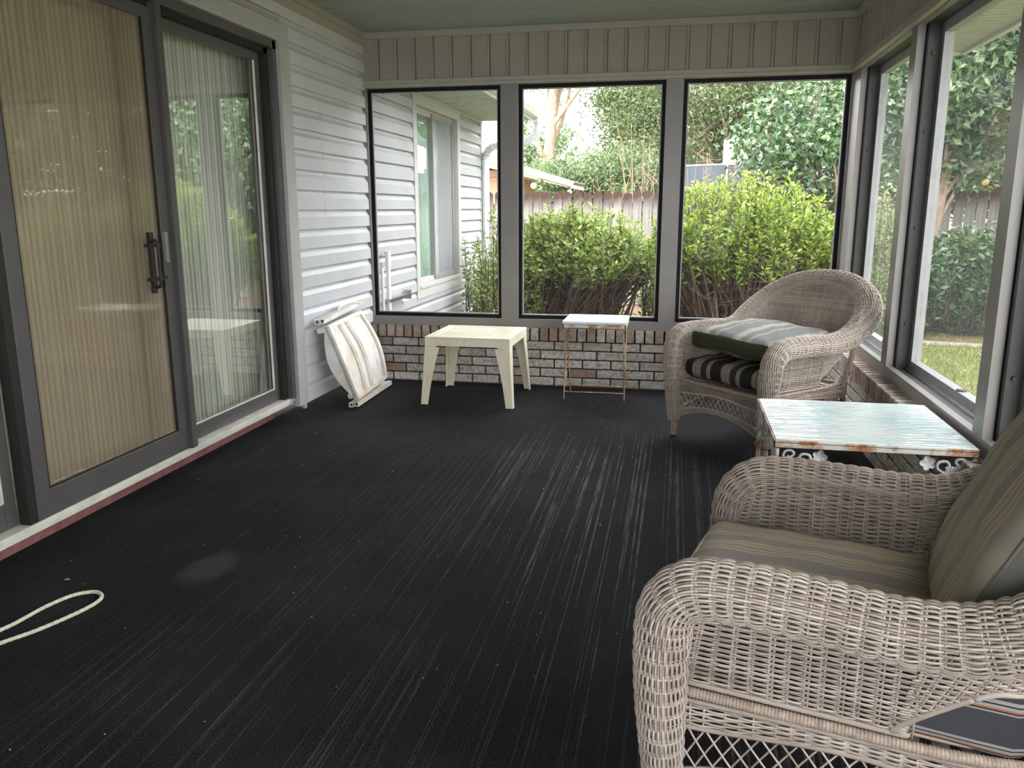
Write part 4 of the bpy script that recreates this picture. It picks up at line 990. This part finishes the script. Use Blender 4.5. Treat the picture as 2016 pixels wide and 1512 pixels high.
def shrub(name, cx, cy, rx, ry, ztop, label, leafmat, nshoot=260, bare=.45, zg=GZ, lsize=.042, per=34, ragged=.18, group=None, trunk=.02, seed=0, cat='shrub'):
    rg = np.random.default_rng(seed); t = empty(name, (cx, cy, zg)); tag(t, label, cat, group)
    L = MB(); S = MB(); H = ztop-zg; C = []; Dd = []; K = []
    base = [(rg.normal(0, rx*.22), rg.normal(0, ry*.22)) for _ in range(7)]
    for k in range(nshoot):
        a = rg.uniform(0, 2*PI); rr = math.sqrt(rg.random()); x, y = rx*rr*math.cos(a), ry*rr*math.sin(a)
        h = H*(1-.30*rr**3)*(1-ragged*rg.random()); b = base[k % 7]; zb = H*bare*rg.uniform(.86, 1.10)*(1-.13*rr)
        mid = (b[0]*.5+x*.55+rg.normal(0, .04), b[1]*.5+y*.55+rg.normal(0, .04), zb*.55)
        P = smooth_path([(b[0], b[1], 0), mid, (x*.96, y*.96, zb), (x+rg.normal(0, .03), y+rg.normal(0, .03), (zb+h)/2), (x+rg.normal(0, .04), y+rg.normal(0, .04), h)], 4)
        S.tube(P, np.linspace(trunk*.45 if k % 9 else trunk, .0022, len(P)), 4, caps=False)
        if bare > .5:
            for _ in range(3):
                j = rg.integers(2, 9); d = rg.normal(0, .13, 3)*(1, 1, .7); S.tube([P[j], P[j]+d*.55+(0, 0, .03), P[j]+d+(0, 0, .06)], [.005, .004, .0025], 3, caps=False)
        m = per; tt = rg.uniform(0, 1, m)**.8; zz = zb*.94+(h-zb*.94)*tt; px = np.interp(zz, P[:, 2], P[:, 0]); py = np.interp(zz, P[:, 2], P[:, 1]); an = rg.uniform(0, 2*PI, m)
        sp = .012+.035*(1-tt); C.append(np.stack([px+np.cos(an)*sp*.4, py+np.sin(an)*sp*.4, zz], 1)); Dd.append(np.stack([np.cos(an), np.sin(an), rg.uniform(.1, 1.1, m)], 1)); K.append(np.clip(rg.random(m)*.75+.3*(tt-.3), 0, 1))
    C = np.concatenate(C); Dd = np.concatenate(Dd); K = np.concatenate(K); ok = (C[:, 0]+cx > .10) | (C[:, 1]+cy > 9.7)
    leaves(L, C[ok], Dd[ok], lsize, .42, K[ok])
    S.build('branches', 'twig', t); L.build('foliage', leafmat, t); return t
shrub('garden_shrub', .55, 8.35, .48, .45, 1.38, 'sparse upright shrub against the house wing siding', 'leaf_mid', 90, .34, per=38, ragged=.45, lsize=.055, seed=3)
shrub('garden_shrub', 1.28, 8.5, .82, .5, 1.36, 'rounded green shrub with bare tangled stems, centred in the middle back window', 'leaf_mid', 380, .64, per=50, lsize=.058, trunk=.026, seed=4)
shrub('garden_shrub', 2.90, 8.05, .88, .5, 1.66, 'tall yellow green shrub filling the right back window', 'leaf_bright', 430, .60, per=44, lsize=.055, trunk=.024, seed=5)
shrub('garden_shrub', 2.06, 8.6, .16, .16, .98, 'slim green sprig beside the middle back window edge', 'leaf_mid', 22, .40, per=40, lsize=.055, ragged=.4, seed=6)
shrub('garden_shrub', 4.00, 7.7, .36, .5, 1.50, 'dark leafy shrub seen through the farthest right screen', 'leaf_mid', 150, .22, per=44, lsize=.05, seed=8)
for k, (x, y, zt) in enumerate(((4.9, 10.9, 1.02), (5.9, 11.1, 1.12), (6.9, 11.0, 1.05), (7.9, 10.6, 1.15), (8.8, 9.8, 1.2))):
    shrub('hedge_shrub', x, y, .62, .5, zt, ['dark glossy hedge shrub in the bed beyond the lawn, leftmost', 'dark glossy hedge shrub second from the left beyond the lawn', 'dark glossy hedge shrub third from the left beyond the lawn', 'dark glossy hedge shrub fourth beyond the lawn, near the frame edge', 'dark glossy hedge shrub at the right end beyond the lawn'][k], 'leaf_camellia', 130, .12, per=46, lsize=.10, seed=20+k, group='dark hedge shrubs along the right fence', trunk=.03, ragged=.25)
def tree(name, x, y, zc, r, label, leafmat, n=14000, lsize=.10, trunk=(.16, 3.0), clusters=70, seed=0, shape=.5, bark='bark', group=None, spread=.30, zg=GZ, lean=(0, 0), limbs=9):
    rg = np.random.default_rng(seed); t = empty(name, (x, y, zg)); tag(t, label, 'tree', group)
    S = MB(); T = MB(); C = []; top = np.array([lean[0], lean[1], zc-zg])
    P = smooth_path([(0, 0, 0), (lean[0]*.2+rg.normal(0, .06), lean[1]*.2, (zc-zg)*.4), tuple(top)], 6); S.tube(P, np.linspace(trunk[0], trunk[0]*.45, len(P)), 9)
    cen = []
    for k in range(clusters):
        v = rg.normal(0, 1, 3); v /= np.linalg.norm(v); q = rg.uniform(.35, 1.0); cen.append(top+v*np.array(r)*q)
    for k in range(min(limbs, clusters)):
        b = P[len(P)//2+k % (len(P)//2)]; c = cen[k]; S.tube(smooth_path([b, (b+c)/2+rg.normal(0, .15, 3), c], 4), np.linspace(trunk[0]*.35, .012, 9), 5, caps=False)
    cen = np.array(cen); per = n//clusters; C = np.repeat(cen, per, 0)+rg.normal(0, 1, (per*clusters, 3))*np.mean(r)*spread*np.array([1, 1, .7]); Dd = rg.normal(0, 1, C.shape)+np.array([0, 0, -.2])
    leaves(T, C, Dd, lsize, shape)
    S.build('trunk', bark, t, True); T.build('foliage', leafmat, t); return t
# camellia inside the fence and the woods beyond
tree('camellia_bush', 4.0, 11.6, 1.55, (1.25, .7, 1.55), 'large camellia with broad glossy leaves behind the yellow green shrub', 'leaf_camellia', 8500, .095, (.05, 1), 80, 31, .62, spread=.14, limbs=50)
tree('broad_tree', 3.4, 24, 4.6, (3.2, 2.4, 3.0), 'broad feathery evergreen filling the top of the right back window', 'leaf_tree', 34000, .13, (.3, 3), 150, 32, .35, spread=.13, limbs=60)
tree('broad_tree', 1.0, 27, 4.3, (1.55, 1.6, 2.2), 'tall dark oak at the right of the middle back window', 'leaf_tree', 20000, .13, (.2, 3), 90, 33, .4, spread=.17, limbs=20)
tree('holly_tree', -.6, 21.9, 1.75, (1.2, 1.0, 1.05), 'rounded green holly above the neighbouring roof', 'leaf_far', 15000, .10, (.1, 2), 70, 34, .45, spread=.18, limbs=10)
tree('holly_tree', .9, 22, 1.75, (1.3, 1.0, 1.25), 'light green thicket right of the rounded holly', 'leaf_far', 14000, .10, (.1, 2), 70, 35, .45, spread=.18, limbs=10)
tree('leaning_oak', -1.75, 26, 6.3, (2.3, 1.6, 1.5), 'reddish trunked tree with sparse leaves behind the neighbouring roof', 'leaf_far', 9000, .12, (.27, 3), 60, 36, .45, 'bark_pale', spread=.20, limbs=9, lean=(.25, 0))
tree('roadside_tree', 7.3, 19, 3.4, (2.6, 1.8, 2.6), 'dense green tree beyond the fence through the right screens', 'leaf_tree', 26000, .14, (.2, 3), 110, 37, .5, spread=.15, limbs=30)
tree('crape_tree', 5.7, 12.6, 3.1, (1.7, 1.2, 1.3), 'tree with curving pale trunk beyond the right screens', 'leaf_camellia', 15000, .13, (.085, 3), 80, 38, .5, 'bark_pale', spread=.17, limbs=16, lean=(.35, 0))
for k, (x, y, zc, rx, rz) in enumerate(((9.6, 17.2, 2.6, 1.6, 2.6), (14.2, 18.5, 3.2, 1.8, 3.2))):
    tree('yard_tree', x, y, zc, (1.9, rx, rz), ['full green tree beyond the right end of the fence', 'second green tree beyond the right end of the fence', 'farthest green tree beyond the right end of the fence'][k], ['leaf_far', 'leaf_tree', 'leaf_far'][k], 15000, .15, (.2, 2), 90, 90+k, .5, group='trees past the fence end', spread=.17)
for k, (x, y, zc, rx, rz) in enumerate(((11, 8.6, 2.6, 1.6, 2.6), (11, 4.4, 3.0, 1.6, 2.6), (10.8, .4, 2.3, 1.6, 2.3), (12.2, 13.2, 3.2, 1.7, 3.0))):
    tree('side_tree', x, y, zc, (1.6, rx, rz), ['leafy tree on the right lawn beside the hedge row', 'leafy tree on the right lawn level with the glass table', 'low leafy tree on the right lawn near the camera end', 'leafy tree at the far right behind the hedge row', 'tall tree far out to the right near the camera end', 'tall tree far out to the right behind the hedge'][k], 'leaf_tree' if k % 2 else 'leaf_camellia', 12000, .15, (.2, 2), 80, 50+k, .5, group='trees right of the porch', spread=.18)
# backdrop thicket so the fence line is not empty
for k, (x, y, zc, rx, rz, mt) in enumerate(((6.5, 30, 2.6, 4.5, 3.2, 'leaf_tree'), (13, 28, 3.5, 5, 4, 'leaf_tree'), (2.5, 34, 2.2, 4.5, 2.4, 'leaf_far'), (-6, 33, 3.0, 4.5, 3, 'leaf_far'))):
    tree('woodland_tree', x, y, zc, (rx, 1.6, rz), ['distant woodland mass right of the feathery evergreen', 'distant woodland mass at the far right', 'distant pale woodland behind the thicket', 'distant pale woodland behind the neighbouring house'][k], mt, 22000, .20, (.3, 2), 140, 70+k, .5, group='distant woodland', spread=.14)
# bare tan saplings
for k, (x, y, h) in enumerate(((.95, 15.5, 1.9), (1.5, 16.2, 2.9), (1.9, 15.4, 2.3), (2.6, 15.2, 2.3), (3.3, 15.4, 2.5))):
    t = empty('bare_sapling', (x, y, GZ)); tag(t, ['leftmost bare tan sapling behind the picket fence', 'tall bare tan sapling behind the fence, second from the left', 'bare tan sapling beside the post, third from the left', 'bare tan sapling left of the trampoline net', 'bare tan sapling behind the trampoline'][k], 'sapling', 'bare saplings behind the fence')
    g = MB(); rg = np.random.default_rng(k)
    for s in range(9):
        a = rg.uniform(0, 2*PI); e = np.array([math.cos(a)*rg.uniform(.1, .55), math.sin(a)*.3, h*rg.uniform(.7, 1.15)]); mid = e*.5+rg.normal(0, .07, 3)
        P = smooth_path([(0, 0, 0), mid, e], 6); g.tube(P, np.linspace(.013, .003, len(P)), 4, caps=False)
        for _ in range(5):
            j = rg.integers(5, len(P)); d = rg.normal(0, .18, 3)+(0, 0, .15); g.tube([P[j], P[j]+d*.5+rg.normal(0, .02, 3), P[j]+d], [.006, .004, .002], 3, caps=False)
    g.build('twigs', 'twig_pale', t)

# ------------------------------------------------------------------ picket fence
t = empty('picket_fence', (0, 13.5, GZ)); tag(t, 'weathered grey picket fence with rounded reddish tops', 'fence')
x = -2.6; proto = None; k = 0
def picket(j):
    g = MB(); w = .070; H0 = 1.835; pts = [(-w, 0), (w, 0), (w, H0-.06)]+[(w*math.cos(a), H0-.06+.055*math.sin(a)) for a in np.linspace(.25, PI-.25, 7)]+[(-w, H0-.06)]
    g.prism(pts, -.009, .009, 'y', random.random()); return g.build('picket', 'fence', t)
protos = [picket(i) for i in range(6)]
FP = .1635
while x < 13.2 and k < 98:
    if k < 6: o = protos[k]
    else: o = protos[k % 6].copy(); COL.objects.link(o); o.parent = t
    o.location = (x, random.uniform(-.004, .004), random.uniform(-.02, .015)); o.rotation_euler = (0, random.uniform(-.008, .008), 0); x += FP; k += 1
xe = x
g = MB()
for z in (.25, .95, 1.55): g.box(-2.7, xe, .012, .05, z, z+.09)
g.build('rail', 'fence', t)
for q in np.arange(-2.4, xe, 2.4): g = MB(); g.box(q, q+.09, .05, .14, 0, 1.75); g.build('post', 'fence', t)
# planting bed and stone edging beyond the right lawn
g = MB(); g.prism([(-2.5, 12.3), (4.2, 12.2), (4.2, 11.0), (4.6, 10.35), (9.5, 9.2), (14, 7.5), (14, 13.45), (-2.5, 13.45)], GZ, GZ+.02, 'z'); struct(g, 'floor_bed', 'mulch', 'brown mulch bed along the fence', 'planting bed')
g = MB(); g.prism([(.2, 7.6), (3.9, 7.3), (4.4, 7.8), (4.3, 8.6), (.2, 9.0)], GZ, GZ+.015, 'z'); struct(g, 'floor_bed_near', 'mulch', 'brown mulch bed under the window shrubs', 'planting bed')
t = empty('stone_edging', (4.2, 10.6, GZ)); tag(t, 'pale stone edging between the lawn and the mulch bed', 'edging')
g = MB(); P = smooth_path([(0, .55, .01), (.4, -.27, .01), (2.8, -.85, .01), (5.3, -1.42, .01), (9.5, -3.05, .01)], 10)
g.tube(P, .045, 6); g.build('edging_row', 'edging', t)
# grass tufts
g = MB(); n = 42000; gx = RNG.uniform(3.7, 9.5, n); gy = RNG.uniform(5.2, 11.2, n); n2 = 9000; gx = np.concatenate([gx, RNG.uniform(.1, 4.2, n2)]); gy = np.concatenate([gy, RNG.uniform(8.8, 12.4, n2)])
C = np.stack([gx, gy, np.full(len(gx), GZ)], 1); Dd = RNG.normal(0, .55, C.shape)+np.array([0, 0, 1.0]); Dd[:, 2] = np.abs(Dd[:, 2])
leaves(g, C, Dd, .060, .16); tag(g.build('lawn_grass', 'blade'), 'short green and straw coloured grass on the lawn', 'grass', kind='stuff')

# ------------------------------------------------------------------ neighbouring house with string lights
t = empty('neighbor_house', (-2.2, 17, GZ)); tag(t, 'peach coloured neighbouring house with low grey roof behind the fence', 'house')
def rl(g, nm, m): o = g.build(nm, m); o.parent = t; o.matrix_parent_inverse = Matrix.Translation(-Vector(t.location)); return o
g = MB(); g.box(-9, -1.0, 17.6, 19.2, GZ, 2.1)
for k in range(10): g.box(-1.2-.8*k, -1.19-.8*k, 17.58, 17.6, GZ, 2.1)
g.box(-9, -1.0, 17.585, 17.6, 1.86, 1.875); rl(g, 'wall', 'nbr_wall')
# roof: gable edge falls to the right
g = MB(); g.prism([(-9, 2.1), (-1.9, 2.38), (.12, 1.775), (.12, 1.70), (-1.9, 2.20), (-9, 2.0)], 16.9, 19.4, 'y'); rl(g, 'soffit', 'nbr_soffit')
g = MB(); g.prism([(-9, 4.4), (-4.5, 3.2), (-1.9, 2.46), (.16, 1.83), (.12, 1.775), (-1.9, 2.38), (-9, 3.9)], 17.3, 19.4, 'y'); rl(g, 'roof', 'roof')
g = MB(); g.prism([(-9, 4.05), (-1.9, 2.44), (.18, 1.80), (.14, 1.72), (-1.9, 2.32), (-9, 3.9)], 16.82, 16.9, 'y'); rl(g, 'fascia', 'nbr_fascia')
g = MB(); g.box(-6, -1.7, 19, 19.9, 2.0, 3.3); 
for k in range(12): g.box(-1.69-.35*k, -1.70-.35*k, 18.98, 19.0, 2.2, 3.3)
rl(g, 'upper_wall', 'nbr_soffit')
t2 = empty('string_lights', (-.45, 15.6, 1.9)); tag(t2, 'string of glowing warm globe bulbs under the neighbouring roof', 'string lights')
bl = [(-1.75, 16.6, 1.80), (-1.05, 16.3, 1.84), (-.45, 15.8, 1.725), (-.30, 15.9, 1.75), (.27, 15.6, 1.60)]
g = MB(); g.tube(smooth_path([(-1.92, 16.95, 2.15)]+[(p[0], p[1], p[2]+.10) for p in bl], 6), .008, 5); rel(g.build('cable', 'door_dark'), t2)
for i, p in enumerate(bl):
    g = MB(); g.tube([(p[0], p[1], p[2]+.105), (p[0], p[1], p[2]+.045)], .018, 8); s = rel(g.build('socket', 'door_dark'), t2)
    if i == 3: continue
    b = MB(); b.ball(p, .055 if i == 2 else .042, 7); rel(b.build('bulb', 'bulb', smooth=True), t2)

# ------------------------------------------------------------------ trampoline and backboard behind the fence
t = empty('trampoline', (3.5, 17.6, GZ)); tag(t, 'trampoline with dark enclosure net and blue padding behind the fence', 'trampoline')
R0 = 1.45
g = MB(); an = np.linspace(0, 2*PI, 49); V = []; n = 49
for z in (.75, 2.38):
    for a in an: V.append((R0*math.cos(a), R0*.8*math.sin(a), z))
for z in (.75, 2.38):
    for a in an: V.append(((R0-.01)*math.cos(a), (R0-.01)*.8*math.sin(a), z))
F = [(i, i+1, n+i+1, n+i) for i in range(n-1)]+[(2*n+i+1, 2*n+i, 3*n+i, 3*n+i+1) for i in range(n-1)]
g.add(V, F); g.build('enclosure_net', 'net', t)
g = MB(); P = np.array([(R0*math.cos(a), R0*.8*math.sin(a), 2.38) for a in an[:-1]]); g.tube(P, .016, 6, closed=True); g.build('top_hoop', 'gutter', t, True)
g = MB(); Q = np.array([((R0+.02)*math.cos(a), (R0*.8+.02)*math.sin(a), 2.33) for a in np.linspace(-.5*PI+.05, .15*PI, 20)]); g.tube(Q, .05, 8); g.build('blue_pad', 'blue', t, True)
for k in range(6):
    a = 2*PI*k/6+.3; g = MB(); g.tube([(R0*1.03*math.cos(a), R0*.83*math.sin(a), 0), (R0*1.03*math.cos(a), R0*.83*math.sin(a), 2.45)], .025, 8); g.build('leg', 'chrome', t)
t = empty('basketball_hoop', (3.62, 18.9, GZ)); tag(t, 'white basketball backboard standing behind the trampoline', 'backboard')
g = MB(); g.box(-.42, .40, -.02, .02, 2.42, 3.02); bevel(g.build('backboard', 'white_board', t), .01)
g = MB(); g.tube([(0, .06, 0), (0, .06, 2.8)], .05, 8); g.build('pole', 'chrome', t)
